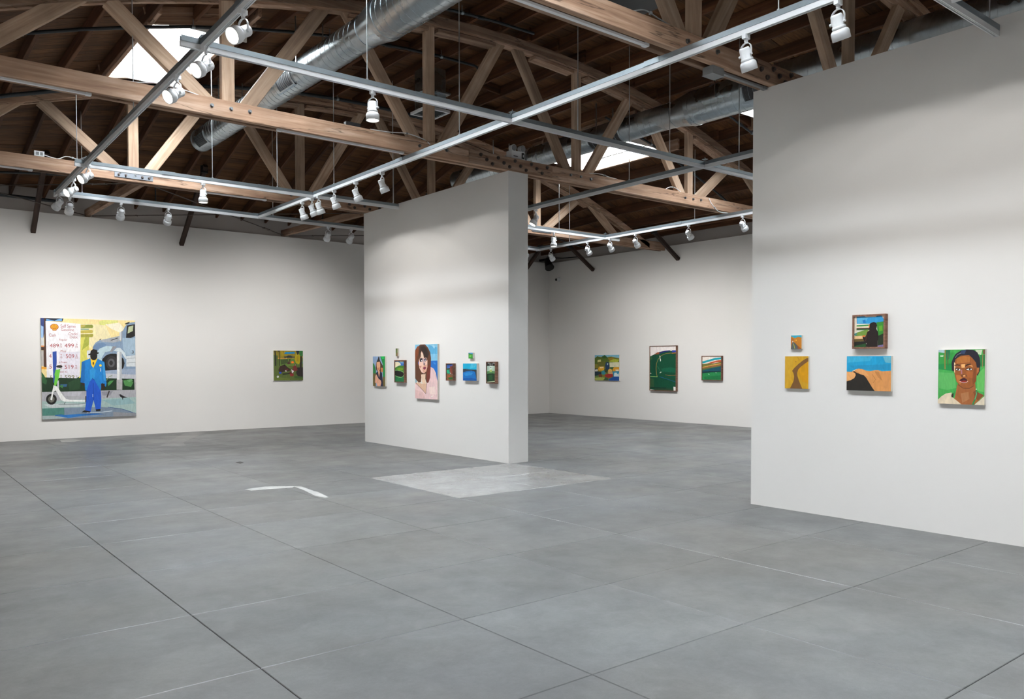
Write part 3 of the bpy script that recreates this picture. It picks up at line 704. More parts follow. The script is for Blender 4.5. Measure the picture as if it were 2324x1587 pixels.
cable([(5.25, 4.87, T_ + .004), (5.4, 4.87, T_ + .05), (5.55, 4.87, T_ + .03), (5.75, 4.87, T_)], 'grey cable coil lying on the truss over the right wall', 'grey_paint')
o = thing('ballast_box', (4.98, 9.47, T_), 'small black box sitting on the partition truss', 'box')
part(G().box(4.86, 5.06, 9.44, 9.5, T_, T_ + .05), 'body', 'black', o); part(G().box(4.852, 4.86, 9.45, 9.49, T_ + .005, T_ + .045), 'end_plate', 'grey_paint', o)

# emergency light on the truss above the partition end
o = thing('emergency_light', (7.69, 9.46, T_), 'white emergency light with two round lamp heads above the partition end', 'emergency light')
part(G().box(7.54, 7.80, 9.42, 9.54, T_ - .005, T_ + .115), 'case', 'white', o)
part(G().box(7.735, 7.785, 9.414, 9.42, T_ + .015, T_ + .1), 'indicator_panel', 'black', o)
part(G().box(7.753, 7.767, 9.411, 9.414, T_ + .035, T_ + .075), 'indicator_mark', 'white', o)
part(G().box(7.58, 7.66, 9.415, 9.42, T_ + .03, T_ + .04), 'slot', 'slot', o)
for x, z in ((7.59, .165), (7.76, .175)):
    h = part(G().cyl((x, 9.47, T_ + .11), (x, 9.47, T_ + z - .03), .012, 8).cyl((x, 9.5, T_ + z), (x, 9.42, T_ + z - .01), .042, 16, .05), 'lamp_head', 'white', o)
    link('lamp_glass', G().cyl((x, 9.421, T_ + z - .01), (x, 9.412, T_ + z - .011), .044, 16).mesh('lamp_glass', 'grey_paint', ORIGIN[o.name]), h)

# square ceiling diffuser hanging from the roof behind the partition truss
o = thing('air_diffuser', (7.36, 11.34, 5.6), 'square sheet metal air box with a white framed grille under the ridge', 'air diffuser')
part(G().box(7.18, 7.55, 11.16, 11.52, 5.64, zu(7.4) - .004), 'plenum', 'galv', o)
part(G().box(7.12, 7.61, 11.10, 11.58, 5.9, 5.925), 'flange', 'galv', o)
fr = G()
for (a, b, c, d) in ((7.13, 7.6, 11.1, 11.135), (7.13, 7.6, 11.545, 11.58), (7.13, 7.165, 11.135, 11.545), (7.565, 7.6, 11.135, 11.545)): fr.box(a, b, c, d, 5.6, 5.64)
f_ = part(fr, 'grille', 'white', o)
for i in range(9):
    yy = 11.15 + .048 * i; link('louvre', G().add([(7.165, yy, 5.605), (7.565, yy, 5.605), (7.565, yy + .03, 5.63), (7.165, yy + .03, 5.63), (7.165, yy, 5.609), (7.565, yy, 5.609), (7.565, yy + .03, 5.634), (7.165, yy + .03, 5.634)], [(0, 3, 2, 1), (4, 5, 6, 7), (0, 1, 5, 4), (1, 2, 6, 5), (2, 3, 7, 6), (3, 0, 4, 7)]).mesh('louvre', 'grey_paint', ORIGIN[o.name]), f_)
o = thing('unit_heater', (6.85, 6.55, 5.6), 'dark metal heater box hanging under the ridge near the right wall truss', 'heater')
part(G().box(6.45, 7.2, 6.25, 6.85, 5.62, zu(6.8) - .03), 'case', 'black_pipe', o)
part(G().box(6.4, 7.25, 6.2, 6.9, 5.60, 5.65), 'base_rim', 'black_pipe', o)
part(G().cyl((6.5, 6.3, 6.2), (6.5, 6.3, zu(6.5) + .04), .01, 6).cyl((7.1, 6.8, 6.2), (7.1, 6.8, zu(7.1) + .04), .01, 6), 'hanger_rod', 'strut', o)

# security camera on the far wall and a black loudspeaker under the corner of the roof
o = thing('security_camera', (XR, 17.72, 3.94), 'small white dome camera with a black lens on the far wall', 'camera')
part(G().cyl((XR - .001, 17.72, 3.94), (XR - .05, 17.72, 3.94), .062, 20).cyl((XR - .05, 17.72, 3.94), (XR - .09, 17.73, 3.935), .055, 20, .04), 'body', 'white', o)
part(G().cyl((XR - .075, 17.745, 3.935), (XR - .115, 17.76, 3.93), .042, 16, .03), 'lens', 'black', o)
o = thing('loudspeaker', (15.72, 17.93, 4.35), 'black loudspeaker on a bracket in the far corner of the second room', 'loudspeaker')
part(G().cyl((15.72, 17.97, 4.52), (15.66, 17.8, 4.28), .085, 18, .13), 'horn', 'black', o)
part(G().cyl((15.66, 17.8, 4.285), (15.655, 17.785, 4.265), .132, 18, .138), 'rim', 'black', o)
part(G().box(15.69, 15.75, 17.94, YB + .128, 4.5, 4.56), 'bracket', 'black', o)
part(G().tube([(15.72, 18.0, 4.55), (15.8, 18.05, 4.62), (15.92, 18.0, 4.6), (15.98, 17.6, 4.55), (15.98, 16.9, 4.52)], .012, 6), 'lead', 'black', o)
# ---------------------------------------------------------------- paintings: painted areas in canvas coordinates (0..1, from the lower left)
ART = {
 'gas': [
  ('f3dc9d',[0,1,1,1,1,.392,0,.408]),
  ('efe3b4',[.387,.951,.669,.949,.752,.782,.499,.716,.385,.779]),
  ('dfdf86',[.598,.979,.653,.997,.806,.996,.814,.96,.669,.943,.61,.946]),
  ('f6edd2',[.669,.953,.823,.974,.883,.912,.83,.871,.736,.908]),
  ('2f4079',[0,1,.035,1,.032,.845,.022,.791,0,.791]),
  ('9bbce0',[0,.927,.026,.914,.023,.805,0,.805]),
  ('cfd3d6',[0,.805,.028,.806,.029,.728,0,.729]),
  ('dc8650',[0,.728,.03,.727,.03,.714,0,.715]),
  ('3b2a21',[0,.714,.033,.713,.033,.682,0,.683]),
  ('bdb8b3',[0,.68,.028,.68,.028,.526,0,.526]),
  ('4b3023',[.032,1,.053,1,.056,.511,.023,.521,.024,.699,.033,.73]),
  ('e5a034',[0,.52,.054,.516,.054,.494,0,.495]),
  ('1e2436',[.052,1,.229,1,.219,.97,.052,.97]),
  ('6ea4d6',[.056,.991,.123,.979,.214,.999,.214,.973,.052,.97]),
  ('1e2436',[.099,.988,.17,.992,.138,.974]),
  ('d6d063',[.403,.817,.494,.818,.49,.681,.475,.606,.446,.401,.38,.402]),
  ('a6ab45',[.451,.815,.494,.818,.491,.74,.416,.684]),
  ('8b9440',[.407,.942,.531,.945,.541,.929,.533,.91,.407,.908]),
  ('bcae58',[.407,.942,.46,.942,.452,.925,.407,.913]),
  ('71998c',[.407,.903,.493,.904,.493,.893,.406,.892]),
  ('c3b252',[.406,.884,.53,.892,.538,.877,.53,.861,.406,.857]),
  ('a49f42',[.406,.846,.538,.851,.54,.834,.529,.819,.406,.815]),
  ('efedf0',[.048,.97,.407,.952,.399,.637,.392,.427,.331,.354,.052,.359]),
  ('e3e0ea',[.174,.668,.396,.669,.392,.433,.331,.371,.187,.405]),
  ('9c3436','Self Serve',[.199,.909,.355,.94]),
  ('9c3436','Gasoline',[.202,.877,.336,.904]),
  ('9c3436','Cash',[.08,.819,.15,.848]),
  ('9c3436','Credit/',[.28,.836,.377,.863]),
  ('9c3436','Debt',[.293,.804,.374,.829]),
  ('9c3436','Regular',[.185,.779,.265,.799]),
  ('9c3436','489',[.086,.711,.179,.748]),
  ('9c3436','499',[.237,.711,.333,.751]),
  ('9c3436','Plus',[.196,.664,.251,.686]),
  ('9c3436','4',[.077,.607,.103,.645]),
  ('9c3436','509',[.248,.605,.335,.645]),
  ('9c3436','V-Power',[.175,.555,.263,.573]),
  ('9c3436','5',[.078,.501,.104,.54]),
  ('9c3436','519',[.234,.498,.327,.538]),
  ('9c3436','Diesel #2',[.16,.461,.261,.478]),
  ('75743f','5',[.084,.393,.106,.431]),
  ('75743f','599',[.233,.395,.333,.434]),
  ('9c3436','9',[.193,.734,.207,.751]),
  ('9c3436',[.189,.727,.211,.727,.211,.729,.189,.729]),
  ('9c3436','10',[.187,.71,.21,.724]),
  ('9c3436','9',[.355,.733,.37,.75]),
  ('9c3436',[.35,.726,.372,.726,.372,.729,.35,.729]),
  ('9c3436','10',[.35,.709,.372,.724]),
  ('9c3436','9',[.193,.63,.207,.647]),
  ('9c3436',[.19,.623,.212,.623,.212,.625,.19,.625]),
  ('9c3436','10',[.189,.603,.212,.618]),
  ('9c3436','9',[.354,.626,.368,.642]),
  ('9c3436',[.349,.62,.37,.62,.37,.623,.349,.623]),
  ('9c3436','10',[.348,.6,.371,.616]),
  ('9c3436','9',[.192,.523,.205,.54]),
  ('9c3436',[.188,.517,.211,.517,.211,.519,.188,.519]),
  ('9c3436','10',[.188,.499,.208,.513]),
  ('9c3436','9',[.345,.518,.36,.534]),
  ('9c3436',[.341,.513,.364,.513,.364,.515,.341,.515]),
  ('9c3436','10',[.341,.496,.364,.51]),
  ('75743f','9',[.19,.42,.204,.436]),
  ('75743f',[.187,.414,.208,.414,.208,.416,.187,.417]),
  ('75743f','10',[.187,.399,.208,.412]),
  ('75743f','9',[.351,.416,.365,.43]),
  ('75743f',[.348,.41,.367,.41,.367,.412,.348,.413]),
  ('a5402c',[.118,.877,.115,.888,.098,.898,.092,.915,.098,.929,.109,.938,.122,.944,.136,.946,.151,.944,.165,.938,.176,.927,.18,.913,.174,.898,.158,.888,.155,.877]),
  ('eaac22',[.121,.88,.119,.89,.103,.901,.097,.915,.103,.926,.113,.935,.124,.94,.136,.942,.149,.94,.162,.934,.171,.924,.176,.913,.169,.902,.154,.891,.151,.88]),
  ('a5402c',[.13,.892,.109,.927,.107,.925,.128,.89]),
  ('a5402c',[.133,.891,.122,.936,.119,.935,.131,.891]),
  ('a5402c',[.136,.891,.137,.941,.134,.94,.134,.891]),
  ('a5402c',[.139,.891,.153,.936,.151,.936,.137,.891]),
  ('a5402c',[.141,.89,.166,.926,.164,.928,.139,.892]),
  ('a5402c',[.128,.892,.099,.914,.097,.913,.126,.89]),
  ('a5402c',[.144,.89,.175,.912,.173,.914,.143,.892]),
  ('8399b2',[.53,.689,.534,.724,.562,.764,.608,.79,.718,.812,.826,.837,.838,.774,.858,.88,.887,.935,.923,.974,1,.986,1,.433,.851,.435,.646,.453,.622,.557,.548,.637,.498,.669]),
  ('a4a8ad',[.608,.788,.718,.81,.826,.836,.829,.782,.752,.766,.633,.773]),
  ('6c87a8',[.534,.716,.574,.756,.65,.765,.683,.741,.607,.701,.54,.669]),
  ('9fb6c8',[.857,.815,1,.818,1,.636,.897,.635,.863,.702]),
  ('23201f',[.6,.79,.625,.809,.622,.798,.612,.79]),
  ('2b2826',[.725,.791,.804,.818,.805,.811,.739,.788]),
  ('2a2625',[.888,.968,.94,.987,.936,.97,.896,.956]),
  ('23201f',[.909,.947,1,.963,1,.839,.949,.816,.897,.817]),
  ('bcc59d',[.926,.933,.981,.95,.975,.891,.915,.863]),
  ('cdd1d5',[.825,.869,.86,.893,.854,.795,.824,.795]),
  ('8f959b',[.846,.883,.86,.893,.854,.795,.843,.795]),
  ('2a2626','3',[.958,.655,.981,.687]),
  ('b9d0d8',[.565,.653,.607,.705,.683,.731,.751,.727,.738,.681,.666,.669,.623,.605,.639,.565,.581,.605]),
  ('e0e3e2',[.469,.681,.509,.688,.501,.606,.468,.606]),
  ('8f8f94',[.751,.729,.794,.726,.738,.669,.715,.672]),
  ('1c1a1b',[.878,.552,.865,.507,.828,.471,.776,.452,.719,.453,.669,.473,.634,.509,.622,.553,.635,.598,.671,.633,.722,.653,.779,.653,.83,.633,.866,.597]),
  ('323032',[.803,.556,.796,.526,.777,.501,.75,.488,.721,.488,.694,.502,.676,.526,.67,.557,.677,.588,.696,.612,.722,.626,.752,.626,.779,.612,.797,.587]),
  ('58585c',[.769,.556,.765,.537,.754,.521,.738,.513,.721,.513,.706,.522,.696,.537,.692,.557,.696,.576,.707,.592,.722,.601,.74,.6,.755,.592,.765,.576]),
  ('2a2829',[.748,.557,.746,.546,.74,.538,.732,.533,.723,.533,.715,.538,.709,.546,.707,.557,.71,.567,.715,.576,.724,.58,.733,.58,.741,.575,.746,.567]),
  ('cfdadf',[.759,.681,.794,.713,.828,.714,.88,.665,.907,.6,.887,.598,.849,.657,.823,.669,.785,.676]),
  ('d3d9dc',[.898,.627,1,.638,1,.518,.895,.519]),
  ('9aa1a6',[.905,.598,1,.608,1,.612,.905,.602]),
  ('9aa1a6',[.905,.554,1,.56,1,.565,.904,.558]),
  ('98a7be',[.659,.477,1,.497,1,.425,.659,.437]),
  ('c0c3cc',[.663,.448,1,.433,1,.388,.662,.397]),
  ('1c3620',[0,.415,.38,.402,.413,.417,.679,.399,1,.388,1,.261,0,.266]),
  ('2c5a34',[0,.457,0,.468,.022,.438,.053,.384,.044,.342,.006,.362]),
  ('26472c',[.266,.357,.331,.387,.38,.417,.396,.354,.387,.292,.282,.278]),
  ('4a8a4a',[.687,.349,.713,.372,.756,.376,.73,.348,.695,.317]),
  ('4f8a4c',[.859,.374,.937,.385,.972,.352,.945,.303,.875,.321]),
  ('355f8a',[.186,.343,.258,.345,.25,.318,.194,.318]),
  ('3f7a44',[.17,.328,.218,.338,.21,.303]),
  ('6aa06a',[.902,.377,.955,.388,.968,.368,.919,.357]),
  ('7a8a5a',[.669,.364,.703,.411,.74,.424,.738,.429,.699,.415,.664,.367]),
  ('adadb3',[0,.27,1,.274,1,.191,.493,.186,0,.167]),
  ('bcbcc4',[.209,.265,.411,.267,.378,.221,.233,.225]),
  ('8f9099',[.619,.262,.746,.266,.711,.22,.627,.222]),
  ('a4bcb8',[0,.178,1,.199,1,.031,.838,.075,.625,.101,.328,.105,0,.103]),
  ('c4cccd',[.011,.147,.248,.151,.451,.14,.41,.116,.089,.11]),
  ('8fb1b5',[.626,.174,.917,.19,.995,.131,.744,.115]),
  ('4d8075',[0,.108,.223,.109,.224,.031,0,.029]),
  ('7b8b9d',[.222,.109,.625,.104,.838,.078,1,.029,1,0,0,0,0,.033,.224,.032]),
  ('a6b4b4',[0,0,0,.036,.231,.032,.262,.004,.139,0]),
  ('2d71b6',[.131,.031,.343,.04,.491,.04,.658,.028,.425,.021,.262,.004]),
  ('1f5c9e',[.343,.043,.624,.039,.491,.027]),
  ('c9d5dc',[.458,.046,.616,.048,.735,.057,.734,.064,.616,.054,.458,.052]),
  ('1e64a8',[.128,.029,.19,.036,.253,.017,.256,.024,.191,.044,.127,.037]),
  ('8f9196',[.742,0,.743,.05,1,.025,1,0]),
  ('33507c',[.684,.098,.837,.075,.958,.036,.96,.041,.838,.08,.685,.103]),
  ('2d4f9f',[.113,.668,.154,.673,.154,.56,.131,.359,.117,.358,.115,.499]),
  ('1b1a19',[.149,.195,.143,.172,.128,.153,.105,.143,.081,.144,.059,.155,.044,.175,.039,.198,.045,.221,.06,.24,.082,.249,.107,.249,.129,.238,.144,.219]),
  ('6a6a60',[.127,.196,.123,.182,.114,.171,.101,.165,.086,.165,.073,.172,.064,.183,.061,.197,.064,.211,.073,.222,.087,.228,.101,.228,.115,.221,.124,.21]),
  ('1b1a19',[.105,.196,.104,.192,.1,.188,.096,.186,.091,.186,.087,.188,.084,.192,.083,.197,.084,.201,.087,.205,.091,.207,.096,.207,.101,.205,.104,.201]),
  ('c7cbd0',[.155,.382,.171,.382,.174,.296,.156,.305]),
  ('eef0ee',[.083,.194,.119,.336,.156,.322,.205,.243,.244,.195,.289,.185,.458,.179,.458,.162,.226,.169,.192,.186,.141,.283,.116,.271,.101,.184]),
  ('3a3a3e',[.444,.219,.46,.219,.459,.152,.443,.156]),
  ('33332f',[.234,.169,.22,.143,.225,.14,.239,.167]),
  ('6f7f80',[.164,.139,.377,.138,.455,.144,.455,.149,.377,.144,.164,.144]),
  ('6ec646',[.142,.489,.19,.499,.176,.42,.142,.327,.123,.339,.133,.419,.129,.444]),
  ('2a2827',[.212,.521,.209,.515,.2,.51,.187,.507,.173,.508,.161,.51,.152,.515,.149,.521,.152,.527,.161,.532,.174,.535,.188,.535,.2,.532,.209,.527]),
  ('d9dcd8',[.15,.51,.172,.51,.172,.49,.152,.49]),
  ('1e7ec8',[.412,.566,.498,.602,.581,.597,.654,.567,.663,.477,.674,.345,.665,.308,.63,.354,.607,.269,.548,.267,.546,.383,.524,.399,.495,.36,.485,.269,.444,.278,.439,.349,.396,.361]),
  ('1769b0',[.412,.566,.441,.58,.447,.511,.437,.349,.396,.361]),
  ('3a97d8',[.631,.565,.654,.557,.666,.373,.645,.374]),
  ('2157c2',[.457,.274,.495,.368,.524,.395,.546,.379,.612,.267,.616,.175,.606,.084,.554,.08,.532,.177,.498,.058,.44,.076,.455,.18]),
  ('143f96',[.529,.352,.529,.177,.536,.177,.535,.352]),
  ('2f92d2',[.496,.487,.534,.51,.559,.486,.541,.387,.524,.407,.497,.376]),
  ('f2c52f',[.506,.599,.579,.597,.553,.54,.535,.504,.513,.534]),
  ('2c2620',[.529,.566,.54,.566,.542,.548,.533,.53,.527,.548]),
  ('181413',[.579,.628,.575,.608,.565,.593,.549,.584,.532,.584,.517,.593,.506,.608,.503,.628,.507,.647,.518,.662,.533,.671,.55,.671,.565,.662,.576,.647]),
  ('1b1716',[.481,.636,.485,.648,.503,.653,.51,.681,.534,.697,.555,.693,.575,.691,.582,.664,.6,.664,.594,.653,.577,.647,.564,.637,.515,.634]),
  ('33221c',[.403,.354,.44,.352,.442,.326,.417,.329]),
  ('33221c',[.615,.346,.655,.343,.653,.293,.634,.276,.616,.286]),
  ('f0c83a',[.626,.53,.625,.525,.621,.521,.615,.519,.608,.519,.603,.521,.599,.525,.597,.53,.599,.536,.603,.54,.609,.542,.615,.542,.621,.54,.625,.535]),
  ('e8eef2',[.61,.502,.609,.468,.616,.468,.616,.502]),
  ('dfe8ee',[.522,.237,.522,.209,.527,.209,.527,.237]),
  ('1f1c1c',[.402,.058,.434,.076,.496,.063,.491,.05]),
  ('1f1c1c',[.553,.081,.606,.084,.604,.062,.558,.061]),
  ('1e1d1f',[.803,.224,.827,.23,.865,.208,.91,.197,.874,.193,.855,.19,.849,.165,.844,.192,.822,.207,.818,.219]),
  ('3a3532',[.697,.271,.67,.202,.683,.198,.71,.266]),
  ('e9eaea',[.793,.669,.821,.672,.817,.383,.79,.383]),
  ('b7bcc0',[.821,.672,.847,.669,.843,.382,.817,.383]),
  ('b1afb1',[.786,.383,.85,.382,.847,.276,.784,.278]),
  ('b9b4b6',[.983,.392,1,.392,1,.271,.985,.273]),
 ],
 'picnic': [
  ('55632e',[0,0,0,1,1,1,1,0]),
  ('8d7c24',[0,1,1,1,1,.753,.719,.716,.129,.714,0,.782]),
  ('a08a1e',[.243,.984,.395,.958,.337,.799,.233,.817]),
  ('4a5a2c',[0,.859,.13,.834,.128,.492,0,.475]),
  ('5f7a34',[.204,.714,.71,.734,.883,.527,.525,.415,.203,.492]),
  ('3e4e26',[.223,.696,.479,.715,.488,.584,.241,.528]),
  ('0f7db2',[.342,.894,.396,.954,.694,.963,.732,.919,.684,.902,.394,.888]),
  ('b09b12',[.71,.716,.769,.933,.896,.877,.904,.64,.864,.541,.757,.584]),
  ('6a4a1a',[.791,.848,.79,.64,.803,.64,.805,.848]),
  ('7a5a1a',[.826,.839,.825,.621,.836,.621,.838,.839]),
  ('2f6a34',[.863,1,1,1,1,.834,.925,.802,.878,.868]),
  ('1c2026',[.762,1,.867,1,.862,.915,.822,.853,.789,.886]),
  ('3e6a5a',[.963,.631,1,.638,1,.564,.962,.564]),
  ('25262a',[.332,.8,.432,.808,.481,.839,.583,.839,.623,.802,.73,.797,.71,.772,.585,.76,.365,.763]),
  ('c08a4a',[.129,.751,.412,.743,.488,.729,.336,.722,.138,.721]),
  ('e8e0c8',[.44,.754,.439,.75,.435,.748,.43,.746,.424,.746,.418,.747,.415,.75,.413,.754,.415,.758,.418,.761,.424,.762,.43,.762,.435,.761,.439,.758]),
  ('e8e0c8',[.665,.755,.664,.751,.66,.748,.655,.747,.649,.747,.643,.748,.64,.751,.638,.755,.64,.759,.644,.762,.649,.763,.655,.763,.66,.762,.664,.759]),
  ('22211b',[.021,.989,.035,.842,.038,.492,.079,.492,.076,.844,.062,.993]),
  ('22211b',[.179,.997,.192,.751,.177,.492,.201,.491,.217,.751,.204,.998]),
  ('33301f',[.008,.986,.166,.932,.169,.941,.011,.995]),
  ('3a3520',[.145,.927,.149,.788,.157,.788,.153,.928]),
  ('3a3520',[.324,.984,.333,.919,.342,.92,.332,.986]),
  ('1d2028',[.122,1,.149,1,.196,.998,.149,.955]),
  ('231c1a',[.905,.812,.893,.433,.951,.431,.964,.811]),
  ('2a2321',[.795,.433,1,.44,1,.118,.822,.116,.764,.244]),
  ('151413',[.75,.291,.749,.179,.759,.178,.76,.291]),
  ('151413',[.947,.422,.949,.119,.958,.119,.956,.422]),
  ('4f2a2a',[.449,.565,.497,.631,.522,.678,.551,.715,.57,.678,.531,.631,.574,.546,.459,.542]),
  ('1a1614',[.563,.698,.561,.69,.556,.684,.548,.68,.539,.68,.532,.684,.526,.69,.525,.698,.527,.706,.532,.713,.54,.717,.548,.717,.556,.713,.561,.706]),
  ('e2601e',[.687,.61,.682,.593,.668,.579,.647,.572,.625,.572,.605,.579,.591,.593,.586,.61,.591,.627,.605,.641,.626,.649,.648,.649,.668,.641,.682,.627]),
  ('f08a1e',[.607,.593,.632,.64,.661,.621,.665,.584]),
  ('36221b',[.151,.344,.203,.473,.278,.505,.335,.533,.382,.519,.477,.434,.582,.368,.524,.312,.429,.304,.353,.295,.239,.269,.174,.288]),
  ('191412',[.394,.505,.39,.49,.381,.479,.368,.472,.354,.472,.341,.479,.332,.49,.329,.505,.333,.519,.342,.531,.354,.538,.369,.538,.382,.531,.391,.519]),
  ('5a2a24',[.372,.36,.458,.397,.505,.378,.429,.318]),
  ('2546b4',[.261,.257,.256,.243,.244,.231,.226,.225,.206,.225,.188,.232,.175,.244,.171,.258,.175,.273,.188,.284,.206,.29,.226,.29,.244,.284,.256,.272]),
  ('20261a',[.286,.231,.524,.247,.581,.218,.295,.185]),
  ('6f2b27',[.64,.462,.698,.49,.747,.499,.795,.404,.814,.338,.678,.292,.63,.349,.659,.396]),
  ('3a1c18',[.772,.522,.769,.507,.759,.494,.745,.487,.729,.487,.715,.494,.706,.507,.702,.522,.706,.538,.716,.55,.73,.557,.745,.557,.759,.55,.769,.538]),
  ('e8dcd0',[.753,.519,.751,.515,.746,.512,.739,.51,.731,.51,.724,.512,.72,.515,.718,.52,.72,.524,.725,.527,.732,.529,.739,.529,.746,.527,.751,.524]),
  ('6a2a26',[.496,.458,.65,.455,.65,.468,.496,.471]),
  ('56211f',[.486,.257,.62,.293,.678,.264,.562,.209]),
  ('e6dfe6',[.577,.373,.63,.34,.683,.316,.639,.241,.605,.265,.61,.321]),
  ('d2c8c8',[.372,.332,.419,.341,.429,.295,.4,.29]),
  ('8a2a2e',[.538,.223,.668,.227,.667,.133,.629,.152,.58,.125,.547,.163]),
  ('62702f',[.005,.142,.201,.103,.522,.06,.557,0,.244,0,.005,.005]),
  ('3f5a2a',[.696,.16,1,.11,1,.053,.696,.076]),
  ('e6e6e2',[.168,.126,.164,.111,.154,.099,.139,.092,.122,.093,.107,.1,.097,.112,.093,.127,.097,.142,.108,.154,.123,.161,.139,.161,.154,.154,.165,.141]),
  ('2a2a2a',[.106,.128,.153,.109,.155,.116,.109,.135]),
  ('2a2a2a',[.128,.154,.134,.099,.14,.099,.134,.155]),
 ],
 'wblack': [
  ('8fa8cc',[0,0,0,1,1,1,1,0]),
  ('1d7a3c',[0,.785,.112,.741,.26,.531,.258,.396,0,.391]),
  ('14853c',[.611,1,1,1,1,.308,.826,.316,.815,.746,.671,.925]),
  ('14c05a',[.658,1,.963,1,.926,.91,.781,.91]),
  ('6a5a2e',[0,0,0,.422,.259,.426,.237,0]),
  ('6a5a2e',[.803,0,.808,.316,1,.319,1,0]),
  ('4a2c20',[.488,.992,.579,.88,.706,.775,.832,.687,.847,.479,.665,.476,.297,.531,.231,.621,.3,.803,.413,.909]),
  ('221a18',[.473,.992,.532,.992,.597,.834,.319,.826,.413,.909]),
  ('c9804a',[.649,.625,.831,.612,.847,.472,.665,.484]),
  ('e8ad84',[.318,.803,.578,.827,.624,.7,.593,.565,.5,.482,.371,.547,.317,.682]),
  ('d68a64',[.391,.608,.576,.639,.556,.55,.445,.533]),
  ('e0a57e',[.426,.503,.592,.505,.572,.341,.516,.295]),
  ('1c1c3a',[.259,.441,.427,.51,.516,.281,.611,.505,.756,.448,.852,0,.519,0,.294,.231]),
  ('e3a88c',[.202,.335,.295,.396,.479,.25,.661,.194,.696,.121,.621,0,.362,0,.311,.097,.162,.116]),
  ('b97a60',[.321,.103,.488,.233,.469,.237,.301,.107]),
 ],
 'tiny1': [
  ('6f7f4a',[0,0,0,1,1,1,1,0]),
  ('4f5f34',[0,.972,.559,.966,.307,.486,0,.486]),
  ('8a9460',[.555,.882,1,.878,1,.486,.645,.486]),
  ('8a6a4a',[.486,0,.3,.371,1,.428,1,0,1,0]),
 ],
 'bush': [
  ('5a8fc4',[0,1,1,1,1,.68,0,.679]),
  ('3a6ab4',[.571,.879,.994,.839,.996,.72,.595,.74]),
  ('e8dfc4',[.838,.948,.822,.932,.779,.92,.717,.913,.648,.914,.585,.921,.542,.933,.526,.949,.542,.964,.585,.976,.647,.983,.716,.983,.779,.975,.822,.963]),
  ('e9dcb8',[0,.921,.325,.929,.549,.879,.617,.79,.324,.74,0,.668]),
  ('3f7a2c',[0,0,0,.651,.234,.72,.505,.76,1,.76,1,0]),
  ('6f9a1e',[.234,.639,.505,.67,.864,.64,.82,.56,.324,.558]),
  ('17663c',[0,0,0,.311,1,.298,1,0]),
  ('7ab06a',[0,.551,.233,.568,.686,.529,.911,.469,.966,.378,.892,.276,.689,.218,.507,.208,.187,.251,0,.3]),
  ('151412',[0,.529,.233,.542,.641,.503,.858,.455,.913,.378,.833,.286,.643,.238,.233,.276,0,.32]),
  ('2f8a54',[.402,.215,.241,.09,.269,.082,.43,.208]),
  ('2f8a54',[.415,.205,.96,.189,.962,.201,.417,.218]),
 ],
 'bigp': [
  ('7fbcd8',[0,1,1,1,1,.686,0,.682]),
  ('5aa6cf',[.59,.988,1,.936,1,.823,.687,.823]),
  ('9fd0e2',[.749,.979,.906,.97,.866,.913]),
  ('1c68b8',[.665,.699,1,.701,1,.325,.66,.361]),
  ('3a84cc',[.802,.669,.938,.662,.899,.621]),
  ('8fb0bc',[0,.386,.14,.353,.038,.278,0,.277]),
  ('5a3826',[0,.85,.083,.949,.247,1,.458,1,.59,.938,.688,.848,.721,.742,.702,.571,.68,.394,.6,.296,.521,.295,.443,.39,.282,.388,.261,.306,.16,.296,.038,.352,0,.372]),
  ('7a3e20',[0,.672,0,.836,.004,.891,.103,.966,.206,.974,.144,.824,.081,.724]),
  ('3a2a22',[.206,.974,.39,.989,.55,.922,.648,.823,.567,.766,.447,.749,.388,.823,.297,.89,.184,.765]),
  ('6a2f24',[.555,.603,.704,.636,.69,.41,.6,.296,.531,.303]),
  ('2c211c',[.267,.948,.43,.964,.549,.881,.577,.75,.467,.758,.388,.848,.287,.907]),
  ('e2c4a8',[.273,.445,.473,.464,.462,.358,.481,.278,.341,.275,.292,.339]),
  ('d9b295',[.018,.29,.16,.296,.321,.275,.481,.278,.531,.295,.494,.093,.34,.162,.18,.223]),
  ('ecc6b4',[.173,.633,.184,.724,.266,.774,.299,.877,.368,.832,.407,.749,.507,.758,.562,.701,.555,.586,.504,.505,.404,.467,.303,.486,.213,.551]),
  ('d9a68c',[.365,.601,.545,.635,.514,.505,.404,.471,.344,.527]),
  ('e9d3bc',[.277,.857,.387,.799,.367,.749,.266,.766]),
  ('c78a78',[.193,.6,.305,.609,.264,.551]),
  ('b7a4b0',[.367,.741,.427,.741,.446,.635,.386,.634]),
  ('2a2430',[.358,.708,.351,.694,.331,.682,.301,.676,.269,.676,.24,.682,.219,.693,.212,.708,.22,.722,.24,.733,.269,.74,.302,.74,.331,.734,.351,.722]),
  ('f2efee',[.338,.7,.335,.695,.327,.691,.316,.688,.303,.688,.292,.691,.284,.695,.281,.7,.284,.705,.292,.709,.303,.711,.316,.711,.327,.709,.335,.705]),
  ('2a2430',[.533,.717,.527,.705,.511,.695,.489,.69,.464,.689,.442,.695,.426,.704,.421,.716,.426,.729,.442,.738,.465,.744,.49,.744,.512,.739,.527,.729]),
  ('efeaea',[.493,.71,.49,.706,.484,.702,.475,.7,.466,.7,.457,.702,.451,.706,.449,.71,.451,.714,.457,.718,.466,.72,.476,.72,.484,.718,.491,.714]),
  ('3a2c2a',[.194,.732,.265,.753,.367,.741,.366,.733,.265,.742,.208,.72]),
  ('5a4452',[.386,.651,.456,.655,.435,.61,.395,.614]),
  ('7d3048',[.361,.569,.435,.595,.509,.578,.485,.553,.434,.532,.385,.548]),
  ('5a2238',[.365,.564,.509,.57,.445,.557]),
  ('4a3a34',[.296,.467,.423,.448,.488,.468,.479,.473,.424,.454,.302,.473]),
  ('3d5cb0',[.143,.682,.167,.683,.175,.633,.146,.633]),
